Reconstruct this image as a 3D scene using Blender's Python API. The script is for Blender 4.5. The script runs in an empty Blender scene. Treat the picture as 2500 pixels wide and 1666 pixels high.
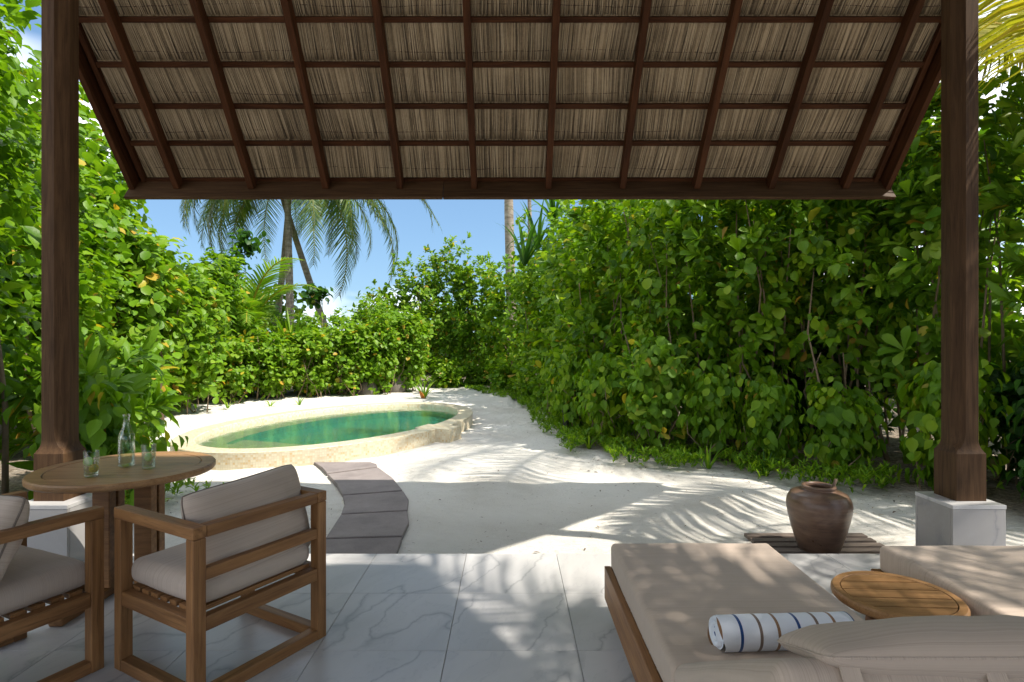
import bpy, bmesh, math, random
import numpy as np
from mathutils import Vector, Matrix, noise as mnoise

random.seed(7)
RNG = np.random.default_rng(11)
SC = bpy.context.scene
COL = SC.collection
R = math.radians

# ------------------------------------------------------------------ camera
H = 1.42
cam_d = bpy.data.cameras.new('camera')
cam = bpy.data.objects.new('camera', cam_d)
COL.objects.link(cam)
cam.location = (0, 0, H)
cam.rotation_euler = (R(90), 0, 0)
cam_d.sensor_width = 36
cam_d.lens = 20.16
cam_d.shift_x = 0.002
cam_d.clip_start = 0.05
cam_d.clip_end = 2000
SC.camera = cam

# ------------------------------------------------------------------ sun, sky, exposure
SUN_DIR = Vector((0.616, -0.24, 1.0)).normalized()
SUN_EL = math.asin(SUN_DIR.z)
SUN_AZ = math.atan2(SUN_DIR.x, SUN_DIR.y)
sun_d = bpy.data.lights.new('sun', 'SUN')
sun_d.energy = 2.1
sun_d.angle = R(0.55)
sun_d.color = (1.0, 0.93, 0.82)
sun = bpy.data.objects.new('sun', sun_d)
COL.objects.link(sun)
sun.rotation_euler = (-SUN_DIR).to_track_quat('-Z', 'Y').to_euler()
sun.location = SUN_DIR * 60

world = bpy.data.worlds.new('World')
SC.world = world
world.use_nodes = True
wn, wl = world.node_tree.nodes, world.node_tree.links
wn.clear()
w_out = wn.new('ShaderNodeOutputWorld')
w_bg = wn.new('ShaderNodeBackground')
w_sky = wn.new('ShaderNodeTexSky')
w_sky.sky_type = 'NISHITA'
w_sky.sun_disc = False
w_sky.sun_elevation = SUN_EL
w_sky.sun_rotation = SUN_AZ
w_sky.air_density = 1.0
w_sky.dust_density = 0.35
w_sky.ozone_density = 3.0
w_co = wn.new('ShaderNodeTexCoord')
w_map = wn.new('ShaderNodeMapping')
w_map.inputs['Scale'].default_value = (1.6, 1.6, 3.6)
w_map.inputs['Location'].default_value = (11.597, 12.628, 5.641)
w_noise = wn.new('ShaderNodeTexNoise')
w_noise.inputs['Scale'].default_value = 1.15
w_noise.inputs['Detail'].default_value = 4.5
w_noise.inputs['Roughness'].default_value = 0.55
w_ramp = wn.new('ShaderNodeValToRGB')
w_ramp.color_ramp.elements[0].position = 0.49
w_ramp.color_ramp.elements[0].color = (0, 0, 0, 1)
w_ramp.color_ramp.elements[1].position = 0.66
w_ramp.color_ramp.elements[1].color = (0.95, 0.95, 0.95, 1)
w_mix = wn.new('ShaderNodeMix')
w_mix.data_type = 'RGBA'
w_mix.inputs[7].default_value = (6.6, 6.4, 6.15, 1)  # bright clouds added around the dome as fill under the roof, mostly outside the view
w_bg.inputs['Strength'].default_value = 0.15
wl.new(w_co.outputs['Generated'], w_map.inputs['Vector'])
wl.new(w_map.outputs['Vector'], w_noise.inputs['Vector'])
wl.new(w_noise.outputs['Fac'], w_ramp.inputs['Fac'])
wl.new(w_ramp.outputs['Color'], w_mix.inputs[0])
w_gam = wn.new('ShaderNodeGamma')
w_gam.inputs['Gamma'].default_value = 0.5
w_tint = wn.new('ShaderNodeMix')
w_tint.data_type = 'RGBA'
w_tint.blend_type = 'MULTIPLY'
w_tint.inputs[0].default_value = 1.0
w_tint.inputs[7].default_value = (0.40, 0.56, 0.72, 1)
wl.new(w_sky.outputs['Color'], w_gam.inputs['Color'])
wl.new(w_gam.outputs['Color'], w_tint.inputs[6])
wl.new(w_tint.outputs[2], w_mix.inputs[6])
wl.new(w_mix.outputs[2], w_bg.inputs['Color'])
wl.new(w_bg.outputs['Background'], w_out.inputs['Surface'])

SC.view_settings.view_transform = 'Standard'
SC.view_settings.look = 'None'
SC.view_settings.exposure = 1.86
SC.view_settings.gamma = 1.0
SC.view_settings.use_curve_mapping = False
SC.render.engine = 'CYCLES'
SC.cycles.max_bounces = 10
SC.cycles.diffuse_bounces = 5
SC.cycles.transmission_bounces = 8
SC.cycles.transparent_max_bounces = 12
SC.cycles.use_denoising = True
SC.cycles.sample_clamp_indirect = 6.0

# ------------------------------------------------------------------ node helper
class NT:
    def __init__(self, name):
        self.m = bpy.data.materials.new(name)
        self.m.use_nodes = True
        self.t = self.m.node_tree
        self.t.nodes.clear()
        self.out = self.t.nodes.new('ShaderNodeOutputMaterial')
    def n(self, typ, ins=None, **props):
        nd = self.t.nodes.new(typ)
        for k, v in props.items():
            setattr(nd, k, v)
        for k, v in (ins or {}).items():
            self.set(nd, k, v)
        return nd
    def set(self, nd, k, v):
        s = nd.inputs[k]
        if isinstance(v, bpy.types.NodeSocket):
            self.t.links.new(v, s)
        else:
            s.default_value = v
    def coord(self, kind='Object', scale=(1, 1, 1), rnd=0.0):
        tc = self.n('ShaderNodeTexCoord')
        v = tc.outputs[kind]
        if rnd:
            oi = self.n('ShaderNodeObjectInfo')
            mu = self.n('ShaderNodeMath', {0: oi.outputs['Random'], 1: rnd}, operation='MULTIPLY')
            cb = self.n('ShaderNodeCombineXYZ', {0: mu.outputs[0], 1: mu.outputs[0], 2: mu.outputs[0]})
            v = self.n('ShaderNodeVectorMath', {0: v, 1: cb.outputs[0]}, operation='ADD').outputs[0]
        mp = self.n('ShaderNodeMapping', {'Vector': v, 'Scale': scale})
        return mp.outputs[0]
    def noise(self, vec, scale=5, detail=4, rough=0.55, dist=0.0):
        return self.n('ShaderNodeTexNoise', {'Vector': vec, 'Scale': scale, 'Detail': detail, 'Roughness': rough, 'Distortion': dist}).outputs['Fac']
    def ramp(self, fac, stops, interp='LINEAR'):
        nd = self.n('ShaderNodeValToRGB', {'Fac': fac})
        cr = nd.color_ramp
        cr.interpolation = interp
        while len(cr.elements) < len(stops):
            cr.elements.new(0.5)
        for e, (p, c) in zip(cr.elements, stops):
            e.position = p
            e.color = (c[0], c[1], c[2], 1) if not isinstance(c, (int, float)) else (c, c, c, 1)
        return nd.outputs['Color']
    def mix(self, fac, a, b, mode='MIX'):
        nd = self.n('ShaderNodeMix', data_type='RGBA', blend_type=mode)
        for i, v in ((0, fac), (6, a), (7, b)):
            if isinstance(v, tuple) and len(v) == 3:
                v = (*v, 1)
            self.set(nd, i, v)
        return nd.outputs[2]
    def math(self, op, a, b=0.0):
        return self.n('ShaderNodeMath', {0: a, 1: b}, operation=op).outputs[0]
    def bump(self, h, strength=0.3, dist=0.01, normal=None):
        nd = self.n('ShaderNodeBump', {'Height': h, 'Strength': strength, 'Distance': dist})
        if normal is not None:
            self.set(nd, 'Normal', normal)
        return nd.outputs[0]
    def pbr(self, color, rough=0.5, normal=None, spec=0.5, metal=0.0, **kw):
        nd = self.n('ShaderNodeBsdfPrincipled')
        if isinstance(color, tuple) and len(color) == 3:
            color = (*color, 1)
        self.set(nd, 'Base Color', color)
        self.set(nd, 'Roughness', rough)
        self.set(nd, 'Specular IOR Level', spec)
        self.set(nd, 'Metallic', metal)
        if normal is not None:
            self.set(nd, 'Normal', normal)
        for k, v in kw.items():
            self.set(nd, k, v)
        return nd.outputs[0]
    def done(self, shader):
        self.t.links.new(shader, self.out.inputs['Surface'])
        return self.m

def wood(name, light, dark, rough=0.5, grain=22, spec=0.35):
    t = NT(name)
    v = t.coord('Object', (1.6, grain, grain), 37)
    a = t.noise(v, 1.6, 5, 0.6, 0.6)
    v2 = t.coord('Object', (5, grain * 7, grain * 7), 21)
    b = t.noise(v2, 1.0, 3, 0.6)
    v3 = t.coord('Object', (0.9, 3, 3), 11)
    c3 = t.noise(v3, 1.2, 3, 0.5)
    col = t.ramp(a, [(0.30, dark), (0.72, light)])
    col = t.mix(t.math('MULTIPLY', t.math('GREATER_THAN', b, 0.62), 0.35), col, tuple(x * 0.35 for x in dark))
    oi = t.n('ShaderNodeObjectInfo').outputs['Random']
    va = t.math('ADD', t.math('MULTIPLY', oi, 0.30), t.math('MULTIPLY', c3, 0.6))
    vv = t.n('ShaderNodeCombineColor', {0: t.math('ADD', va, 0.58), 1: t.math('ADD', va, 0.55), 2: t.math('ADD', va, 0.53)}).outputs[0]
    col = t.mix(1.0, col, vv, 'MULTIPLY')
    return t.done(t.pbr(col, rough, t.bump(t.math('ADD', a, b), 0.25, 0.003), spec))

def simple(name, color, rough=0.6, spec=0.4, metal=0.0):
    t = NT(name)
    v = t.coord('Object', (1, 1, 1), 5)
    c = t.ramp(t.noise(v, 14, 5), [(0.3, tuple(x * 0.8 for x in color)), (0.75, tuple(min(1, x * 1.12) for x in color))])
    return t.done(t.pbr(c, rough, t.bump(t.noise(v, 60, 3), 0.15, 0.002), spec, metal))

M = {}
M['teak'] = wood('teak', (0.30, 0.155, 0.060), (0.145, 0.064, 0.022), 0.5)
M['teak_light'] = wood('teak_light', (0.37, 0.215, 0.098), (0.21, 0.112, 0.046), 0.42)
M['teak_edge'] = wood('teak_edge', (0.40, 0.19, 0.085), (0.26, 0.10, 0.04), 0.45)
M['roof_wood'] = wood('roof_wood', (0.088, 0.034, 0.014), (0.032, 0.012, 0.005), 0.62, 22, 0.12)
M['post_wood'] = wood('post_wood', (0.098, 0.056, 0.028), (0.045, 0.024, 0.012), 0.6, 26, 0.14)
M['grey_wood'] = wood('grey_wood', (0.24, 0.20, 0.17), (0.12, 0.095, 0.08), 0.7)

def fabric(name, axis, base=(0.43, 0.352, 0.292), dark=(0.34, 0.278, 0.23), freq=420):
    t = NT(name)
    sc = [0.25, 0.25, 0.25]
    sc['XYZ'.index(axis)] = freq
    v = t.coord('Object', tuple(sc), 13)
    a = t.noise(v, 1.0, 1.5, 0.5)
    col = t.ramp(a, [(0.25, dark), (0.42, base), (0.70, tuple(min(1, x * 1.12) for x in base))])
    soil = t.noise(t.coord('Object', (1, 1, 1), 3), 4, 3)
    col = t.mix(t.math('MULTIPLY', soil, 0.18), col, tuple(x * 0.8 for x in base))
    w = t.noise(t.coord('Object', (1, 1, 1)), 700, 1)
    big = t.noise(t.coord('Object', (1, 1, 1), 7), 9, 3)
    nrm = t.bump(big, 0.25, 0.02)
    nrm = t.bump(t.math('ADD', t.math('MULTIPLY', a, 0.5), w), 0.3, 0.0012, nrm)
    return t.done(t.pbr(col, 0.9, nrm, 0.15, **{'Sheen Weight': 0.15}))
M['fabric_y'] = fabric('fabric_y', 'Y')
M['fabric_x'] = fabric('fabric_x', 'X')
M['fabric_z'] = fabric('fabric_z', 'Z')
M['piping'] = simple('piping', (0.20, 0.165, 0.14), 0.9, 0.1)

def marble(name, rnd=40.0, tint=(0.53, 0.53, 0.525)):
    t = NT(name)
    v = t.coord('Object', (1, 1, 1), rnd)
    warp = t.n('ShaderNodeTexNoise', {'Vector': v, 'Scale': 1.6, 'Detail': 7, 'Roughness': 0.55}).outputs['Color']
    vv = t.n('ShaderNodeVectorMath', {0: warp, 1: (0.42, 0.42, 0.42)}, operation='MULTIPLY').outputs[0]
    vv = t.n('ShaderNodeVectorMath', {0: v, 1: vv}, operation='ADD').outputs[0]
    rot = t.n('ShaderNodeMapping', {'Vector': vv, 'Rotation': (0, 0, R(-64))}).outputs[0]
    mp = t.n('ShaderNodeMapping', {'Vector': rot, 'Scale': (0.8, 2.6, 1.0)}).outputs[0]
    n1 = t.noise(mp, 0.95, 2, 0.45)
    ridge = t.math('ABSOLUTE', t.math('SUBTRACT', n1, 0.5))
    vein = t.ramp(ridge, [(0.0, 0.8), (0.005, 0.35), (0.018, 0.0)])
    n2 = t.noise(mp, 2.6, 4, 0.6)
    ridge2 = t.math('ABSOLUTE', t.math('SUBTRACT', n2, 0.47))
    vein2 = t.ramp(ridge2, [(0.0, 0.28), (0.014, 0.0)])
    cloud = t.noise(mp, 1.3, 5, 0.6)
    col = t.ramp(cloud, [(0.3, tuple(x * 0.80 for x in tint)), (0.6, tint)])
    oi = t.n('ShaderNodeObjectInfo').outputs['Random']
    col = t.mix(t.math('MULTIPLY', oi, 0.22), col, (0.50, 0.51, 0.53))
    warm = t.noise(t.coord('Object', (1, 1, 1), 9), 1.4, 3)
    col = t.mix(t.math('MULTIPLY', warm, 0.35), col, (0.66, 0.60, 0.59))
    col = t.mix(t.math('MULTIPLY', vein, 0.8), col, (0.22, 0.225, 0.24))
    col = t.mix(vein2, col, (0.36, 0.36, 0.38))
    return t.done(t.pbr(col, t.math('ADD', t.math('MULTIPLY', cloud, 0.12), 0.24), t.bump(cloud, 0.04, 0.002), 0.45))
M['marble'] = marble('marble')
M['plinth_marble'] = marble('plinth_marble', 25.0, (0.28, 0.275, 0.265))
M['grout'] = simple('grout', (0.42, 0.41, 0.38), 0.9)

def sand_mat():
    t = NT('coral_sand')
    v = t.coord('Object')
    big = t.noise(v, 0.9, 5, 0.6)
    fine = t.noise(v, 160, 4, 0.75)
    mid = t.noise(v, 7, 6, 0.65)
    col = t.ramp(t.math('ADD', t.math('MULTIPLY', big, 0.5), t.math('MULTIPLY', fine, 0.5)),
                 [(0.30, (0.50, 0.455, 0.39)), (0.50, (0.73, 0.70, 0.64)), (0.7, (0.78, 0.76, 0.71))])
    spk = t.n('ShaderNodeTexVoronoi', {'Vector': v, 'Scale': 34, 'Randomness': 1.0}).outputs['Distance']
    sel = t.noise(v, 1.7, 3)
    dots = t.math('MULTIPLY', t.math('LESS_THAN', spk, 0.10), t.math('GREATER_THAN', sel, 0.52))
    col = t.mix(t.math('MULTIPLY', dots, 0.75), col, (0.16, 0.12, 0.085))
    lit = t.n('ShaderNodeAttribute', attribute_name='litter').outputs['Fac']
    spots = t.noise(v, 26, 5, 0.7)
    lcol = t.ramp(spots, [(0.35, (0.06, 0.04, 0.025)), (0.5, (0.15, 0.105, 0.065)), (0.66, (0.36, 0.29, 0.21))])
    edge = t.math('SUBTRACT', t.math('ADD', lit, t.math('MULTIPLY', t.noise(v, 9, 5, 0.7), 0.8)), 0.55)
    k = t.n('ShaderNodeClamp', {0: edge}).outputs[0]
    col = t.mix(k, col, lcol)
    v2 = t.coord('Object', (1.0, 3.2, 1.0))
    drag = t.noise(v2, 6.5, 5, 0.6, 0.8)
    hgt = t.math('ADD', t.math('MULTIPLY', drag, 0.9), t.math('ADD', t.math('MULTIPLY', mid, 1.2), t.math('MULTIPLY', fine, 0.30)))
    return t.done(t.pbr(col, 0.95, t.bump(hgt, 0.9, 0.035), 0.1))
M['sand'] = sand_mat()

def stone_mat():
    t = NT('slate_stone')
    v = t.coord('Object', (1, 1, 1), 17)
    a = t.noise(v, 3, 6, 0.65)
    f = t.noise(v, 130, 3, 0.7)
    col = t.ramp(t.math('ADD', t.math('MULTIPLY', a, 0.6), t.math('MULTIPLY', f, 0.4)), [(0.32, (0.165, 0.142, 0.14)), (0.65, (0.30, 0.262, 0.25))])
    return t.done(t.pbr(col, 0.8, t.bump(f, 0.3, 0.003), 0.25))
M['stone'] = stone_mat()

def mosaic_mat(name, pale, warm, underwater=False):
    t = NT(name)
    uv = t.n('ShaderNodeTexCoord').outputs['UV']
    br = t.n('ShaderNodeTexBrick', {'Vector': uv, 'Scale': 1.0, 'Mortar Size': 0.0022, 'Mortar Smooth': 0.2, 'Bias': 0.0,
                                   'Brick Width': 0.03, 'Row Height': 0.03, 'Color1': (0, 0, 0, 1), 'Color2': (1, 1, 1, 1), 'Mortar': (0.5, 0.5, 0.5, 1)}, offset=0.0, squash=1.0)
    tone = br.outputs['Color']
    big = t.noise(uv, 1.3, 3)
    col = t.ramp(t.math('ADD', t.math('MULTIPLY', tone, 0.7), t.math('MULTIPLY', big, 0.35)),
                 [(0.15, warm), (0.30, tuple((a + b) / 2 for a, b in zip(pale, warm))), (0.55, pale), (0.95, tuple(min(1, x * 1.12) for x in pale))])
    col = t.mix(t.math('MULTIPLY', br.outputs['Fac'], 0.55), col, (0.50, 0.45, 0.34))
    inv = t.math('SUBTRACT', 1.0, br.outputs['Fac'])
    return t.done(t.pbr(col, 0.35, t.bump(t.math('ADD', inv, t.math('MULTIPLY', tone, 0.3)), 0.4, 0.002), 0.5))
M['mosaic'] = mosaic_mat('mosaic', (0.60, 0.545, 0.41), (0.54, 0.39, 0.20))
M['mosaic_teal'] = mosaic_mat('mosaic_teal', (0.10, 0.47, 0.42), (0.05, 0.33, 0.30))
M['mosaic_basin'] = mosaic_mat('mosaic_basin', (0.60, 0.57, 0.42), (0.48, 0.42, 0.26))

def water_mat():
    t = NT('pool_water')
    v = t.coord('Object')
    r1 = t.noise(v, 5.5, 4, 0.55, 0.6)
    r2 = t.noise(v, 17, 3, 0.5)
    nrm = t.bump(t.math('ADD', r1, t.math('MULTIPLY', r2, 0.4)), 0.12, 0.03)
    fr = t.n('ShaderNodeFresnel', {'IOR': 1.25, 'Normal': nrm}).outputs[0]
    gl = t.n('ShaderNodeBsdfGlossy', {'Color': (1, 1, 1, 1), 'Roughness': 0.02, 'Normal': nrm}).outputs[0]
    tr = t.n('ShaderNodeBsdfTransparent', {'Color': (0.80, 0.965, 0.925, 1)}).outputs[0]
    mx = t.n('ShaderNodeMixShader', {0: t.math('MULTIPLY', fr, 0.75), 1: tr, 2: gl}).outputs[0]
    return t.done(mx)
M['water'] = water_mat()

def thatch_mat(name, a, b, c):
    t = NT(name)
    g = t.n('ShaderNodeNewGeometry').outputs['Random Per Island']
    v = t.coord('Object', (1, 1, 1))
    patch = t.noise(v, 2.3, 4, 0.6)
    fine = t.noise(t.coord('Object', (1, 1, 1)), 45, 4, 0.6)
    f = t.math('ADD', t.math('MULTIPLY', g, 0.45), t.math('ADD', t.math('MULTIPLY', patch, 0.55), t.math('MULTIPLY', fine, 0.25)))
    col = t.ramp(f, [(0.34, a), (0.58, b), (0.86, c)])
    return t.done(t.pbr(col, 0.75, t.bump(fine, 0.3, 0.003), 0.2))
M['thatch'] = thatch_mat('thatch', (0.165, 0.13, 0.09), (0.41, 0.325, 0.22), (0.60, 0.50, 0.36))
M['thatch_top'] = thatch_mat('thatch_top', (0.10, 0.085, 0.065), (0.22, 0.18, 0.13), (0.3, 0.25, 0.19))

def leaf_mat(name, stops, trans=0.46, rough=0.42, spec=0.28, tcol=(1.35, 1.3, 0.40)):
    t = NT(name)
    lv = t.n('ShaderNodeAttribute', attribute_name='tone').outputs['Fac']
    col = t.ramp(lv, stops)
    tc = t.mix(1.0, col, tcol, 'MULTIPLY')
    v = t.coord('Object')
    nrm = t.bump(t.noise(v, 38, 3), 0.25, 0.01)
    p = t.pbr(col, rough, nrm, spec)
    tl = t.n('ShaderNodeBsdfTranslucent', {'Color': tc}).outputs[0]
    return t.done(t.n('ShaderNodeMixShader', {0: trans, 1: p, 2: tl}).outputs[0])
M['leaf_bright'] = leaf_mat('leaf_bright', [(0.0, (0.065, 0.17, 0.012)), (0.5, (0.16, 0.31, 0.020)), (0.90, (0.31, 0.43, 0.045)), (0.94, (0.50, 0.42, 0.05)), (1.0, (0.55, 0.33, 0.05))], 0.45)
M['leaf_mid'] = leaf_mat('leaf_mid', [(0.0, (0.05, 0.135, 0.008)), (0.45, (0.15, 0.30, 0.014)), (0.92, (0.32, 0.46, 0.024)), (0.96, (0.42, 0.37, 0.04)), (1.0, (0.46, 0.27, 0.05))], 0.45)
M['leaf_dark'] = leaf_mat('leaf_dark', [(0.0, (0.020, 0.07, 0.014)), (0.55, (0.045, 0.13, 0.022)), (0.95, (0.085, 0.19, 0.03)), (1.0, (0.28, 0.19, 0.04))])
M['leaf_palm'] = leaf_mat('leaf_palm', [(0.0, (0.045, 0.10, 0.022)), (0.5, (0.095, 0.175, 0.032)), (0.9, (0.18, 0.23, 0.05)), (1.0, (0.40, 0.34, 0.10))], 0.38)
M['leaf_palm_gold'] = leaf_mat('leaf_palm_gold', [(0.0, (0.26, 0.29, 0.03)), (0.6, (0.40, 0.38, 0.04)), (1.0, (0.55, 0.42, 0.09))], 0.5)
M['bark'] = simple('bark', (0.19, 0.135, 0.09), 0.85, 0.2)
M['twig'] = simple('twig', (0.26, 0.19, 0.125), 0.8, 0.2)

def palm_bark():
    t = NT('palm_bark')
    v = t.coord('Object', (1, 1, 7))
    a = t.noise(v, 2.2, 4, 0.6, 0.3)
    b = t.noise(t.coord('Object'), 9, 4)
    c = t.ramp(t.math('ADD', t.math('MULTIPLY', a, 0.6), t.math('MULTIPLY', b, 0.4)), [(0.32, (0.15, 0.115, 0.085)), (0.52, (0.32, 0.265, 0.21)), (0.7, (0.48, 0.43, 0.37))])
    return t.done(t.pbr(c, 0.85, t.bump(a, 0.5, 0.03), 0.2))
M['palm_bark'] = palm_bark()

def urn_mat():
    t = NT('glazed_clay')
    v = t.coord('Object', (1, 1, 2.5))
    a = t.noise(v, 5, 6, 0.65, 0.5)
    ring = t.noise(t.coord('Object', (0.6, 0.6, 40)), 1.4, 4, 0.6)
    col = t.ramp(t.math('ADD', t.math('MULTIPLY', a, 0.7), t.math('MULTIPLY', ring, 0.3)), [(0.30, (0.060, 0.037, 0.027)), (0.5, (0.145, 0.086, 0.060)), (0.68, (0.23, 0.145, 0.095)), (0.8, (0.36, 0.27, 0.19))])
    return t.done(t.pbr(col, t.math('ADD', t.math('MULTIPLY', a, 0.35), 0.15), t.bump(t.math('ADD', a, ring), 0.3, 0.006), 0.5))
M['urn'] = urn_mat()

def towel_mat():
    t = NT('terry_towel')
    x = t.n('ShaderNodeSeparateXYZ', {0: t.n('ShaderNodeTexCoord').outputs['Object']}).outputs[0]
    P = 0.198
    m = t.math('WRAP', x, P)
    m = t.n('ShaderNodeMath', {0: x, 1: P, 2: 0.0}, operation='WRAP').outputs[0]
    col = t.ramp(t.math('DIVIDE', m, P), [(0.0, (0.74, 0.79, 0.88)), (0.30, (0.012, 0.06, 0.22)), (0.35, (0.74, 0.79, 0.88)), (0.63, (0.17, 0.125, 0.105)), (0.68, (0.74, 0.79, 0.88)), (0.94, (0.25, 0.14, 0.075)), (0.99, (0.74, 0.79, 0.88))], 'CONSTANT')
    f = t.noise(t.coord('Object'), 420, 3, 0.7)
    g = t.noise(t.coord('Object'), 60, 3, 0.6)
    return t.done(t.pbr(col, 0.95, t.bump(t.math('ADD', f, g), 0.5, 0.004), 0.05, **{'Sheen Weight': 0.3}))
M['towel'] = towel_mat()
M['towel_white'] = simple('towel_white', (0.72, 0.77, 0.86), 0.95, 0.05)
M['towel_blue'] = simple('towel_blue', (0.012, 0.06, 0.22), 0.95, 0.05)
M['clay_dark'] = simple('clay_dark', (0.10, 0.06, 0.045), 0.6)
M['stick'] = simple('stick', (0.16, 0.11, 0.08), 0.7)
M['black_metal'] = simple('black_metal', (0.02, 0.02, 0.022), 0.45)
M['boulder'] = simple('boulder', (0.16, 0.14, 0.12), 0.8)
M['plaster'] = simple('plaster', (0.62, 0.56, 0.46), 0.9)
M['orange'] = simple('orange', (0.55, 0.19, 0.03), 0.6)
M['white_print'] = simple('white_print', (0.80, 0.83, 0.82), 0.6)
M['tie'] = simple('tie', (0.72, 0.72, 0.70), 0.8)

def glass_mat(name, col, ior):
    t = NT(name)
    fr = t.n('ShaderNodeFresnel', {'IOR': ior}).outputs[0]
    fr = t.math('MULTIPLY', fr, t.math('SUBTRACT', 1.3, t.n('ShaderNodeNewGeometry').outputs['Backfacing']))
    gl = t.n('ShaderNodeBsdfGlossy', {'Color': (1, 1, 1, 1), 'Roughness': 0.01}).outputs[0]
    tr = t.n('ShaderNodeBsdfTransparent', {'Color': (*col, 1)}).outputs[0]
    return t.done(t.n('ShaderNodeMixShader', {0: fr, 1: tr, 2: gl}).outputs[0])
M['glass'] = glass_mat('clear_glass', (0.95, 0.975, 0.96), 1.45)
M['drink'] = glass_mat('drinking_water', (0.88, 0.94, 0.87), 1.33)
M['lime'] = leaf_mat('lime', [(0.0, (0.34, 0.46, 0.10)), (1.0, (0.5, 0.62, 0.22))], 0.4, 0.3)
M['lemon'] = leaf_mat('lemon', [(0.0, (0.72, 0.50, 0.05)), (1.0, (0.8, 0.62, 0.1))], 0.35, 0.3, tcol=(1, 1, 0.6))

# ------------------------------------------------------------------ object helpers
def tag(o, label=None, cat=None, group=None, kind=None):
    if label: o['label'] = label
    if cat: o['category'] = cat
    if group: o['group'] = group
    if kind: o['kind'] = kind
    return o

def empty(name, loc, rz=0.0, label=None, cat=None, group=None, kind=None):
    o = bpy.data.objects.new(name, None)
    o.empty_display_size = 0.1
    COL.objects.link(o)
    o.location = loc
    o.rotation_euler = (0, 0, rz)
    return tag(o, label, cat, group, kind)

def link(name, me, mat=None, parent=None, loc=None, smooth=False):
    if mat is not None and not me.materials:
        me.materials.append(mat)
    if smooth:
        me.polygons.foreach_set('use_smooth', np.ones(len(me.polygons), dtype=bool))
    o = bpy.data.objects.new(name, me)
    COL.objects.link(o)
    if parent is not None:
        o.parent = parent
    if loc is not None:
        o.location = loc
    return o

def mesh(name, verts, faces):
    me = bpy.data.meshes.new(name)
    me.from_pydata([tuple(v) for v in verts], [], faces)
    me.update()
    return me

def from_bm(name, bm):
    me = bpy.data.meshes.new(name)
    bm.normal_update()
    bm.to_mesh(me)
    bm.free()
    return me

def box_mesh(name, sx, sy, sz, bev=0.004, seg=2):
    bm = bmesh.new()
    bmesh.ops.create_cube(bm, size=1.0)
    bmesh.ops.scale(bm, vec=(sx, sy, sz), verts=bm.verts)
    if bev > 0:
        bmesh.ops.bevel(bm, geom=list(bm.edges), offset=bev, segments=seg, affect='EDGES', profile=0.5)
    return from_bm(name, bm)

def box(name, c, s, mat, parent=None, bev=0.004, seg=2, rz=0.0):
    o = link(name, box_mesh(name, *s, bev, seg), mat, parent, c)
    if rz:
        o.rotation_euler = (0, 0, rz)
    return o

def bar(name, p0, p1, w, h, mat, parent=None, up=(0, 0, 1), bev=0.004, ext=0.0):
    """beam whose own X axis runs along it; w across, h along 'up'"""
    p0, p1 = Vector(p0), Vector(p1)
    d = p1 - p0
    L = d.length + 2 * ext
    x = d.normalized()
    z = Vector(up)
    z = (z - x * z.dot(x)).normalized()
    y = z.cross(x)
    o = link(name, box_mesh(name, L, w, h, bev), mat, parent)
    m = Matrix((x, y, z)).transposed().to_4x4()
    m.translation = (p0 + p1) / 2
    o.matrix_local = m
    return o

def lathe(name, prof, n=48, ex=1.0, ey=1.0, close=False):
    vs, fs = [], []
    k = len(prof)
    for r, z in prof:
        for i in range(n):
            a = 2 * math.pi * i / n
            vs.append((r * ex * math.cos(a), r * ey * math.sin(a), z))
    for j in range(k - 1):
        for i in range(n):
            i2 = (i + 1) % n
            fs.append((j * n + i, j * n + i2, (j + 1) * n + i2, (j + 1) * n + i))
    if close:
        fs.append(tuple(range(n))[::-1])
        fs.append(tuple(range((k - 1) * n, k * n)))
    return mesh(name, vs, fs)

def tube_arrays(pts, rad, n=6):
    pts = [Vector(p) for p in pts]
    vs, fs = [], []
    for i, p in enumerate(pts):
        a = pts[max(0, i - 1)]
        b = pts[min(len(pts) - 1, i + 1)]
        d = (b - a).normalized()
        u = d.cross(Vector((0.13, 0.31, 0.94)))
        if u.length < 1e-3:
            u = d.cross(Vector((1, 0, 0)))
        u.normalize()
        v = d.cross(u)
        r = rad[i] if hasattr(rad, '__len__') else rad
        for k in range(n):
            t = 2 * math.pi * k / n
            vs.append(p + u * (r * math.cos(t)) + v * (r * math.sin(t)))
    for i in range(len(pts) - 1):
        for k in range(n):
            k2 = (k + 1) % n
            fs.append((i * n + k, i * n + k2, (i + 1) * n + k2, (i + 1) * n + k))
    fs.append(tuple(range(n))[::-1])
    m = (len(pts) - 1) * n
    fs.append(tuple(range(m, m + n)))
    return vs, fs

def tube(name, pts, rad, mat, parent=None, n=6):
    vs, fs = tube_arrays(pts, rad, n)
    return link(name, mesh(name, vs, fs), mat, parent, smooth=True)

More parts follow.
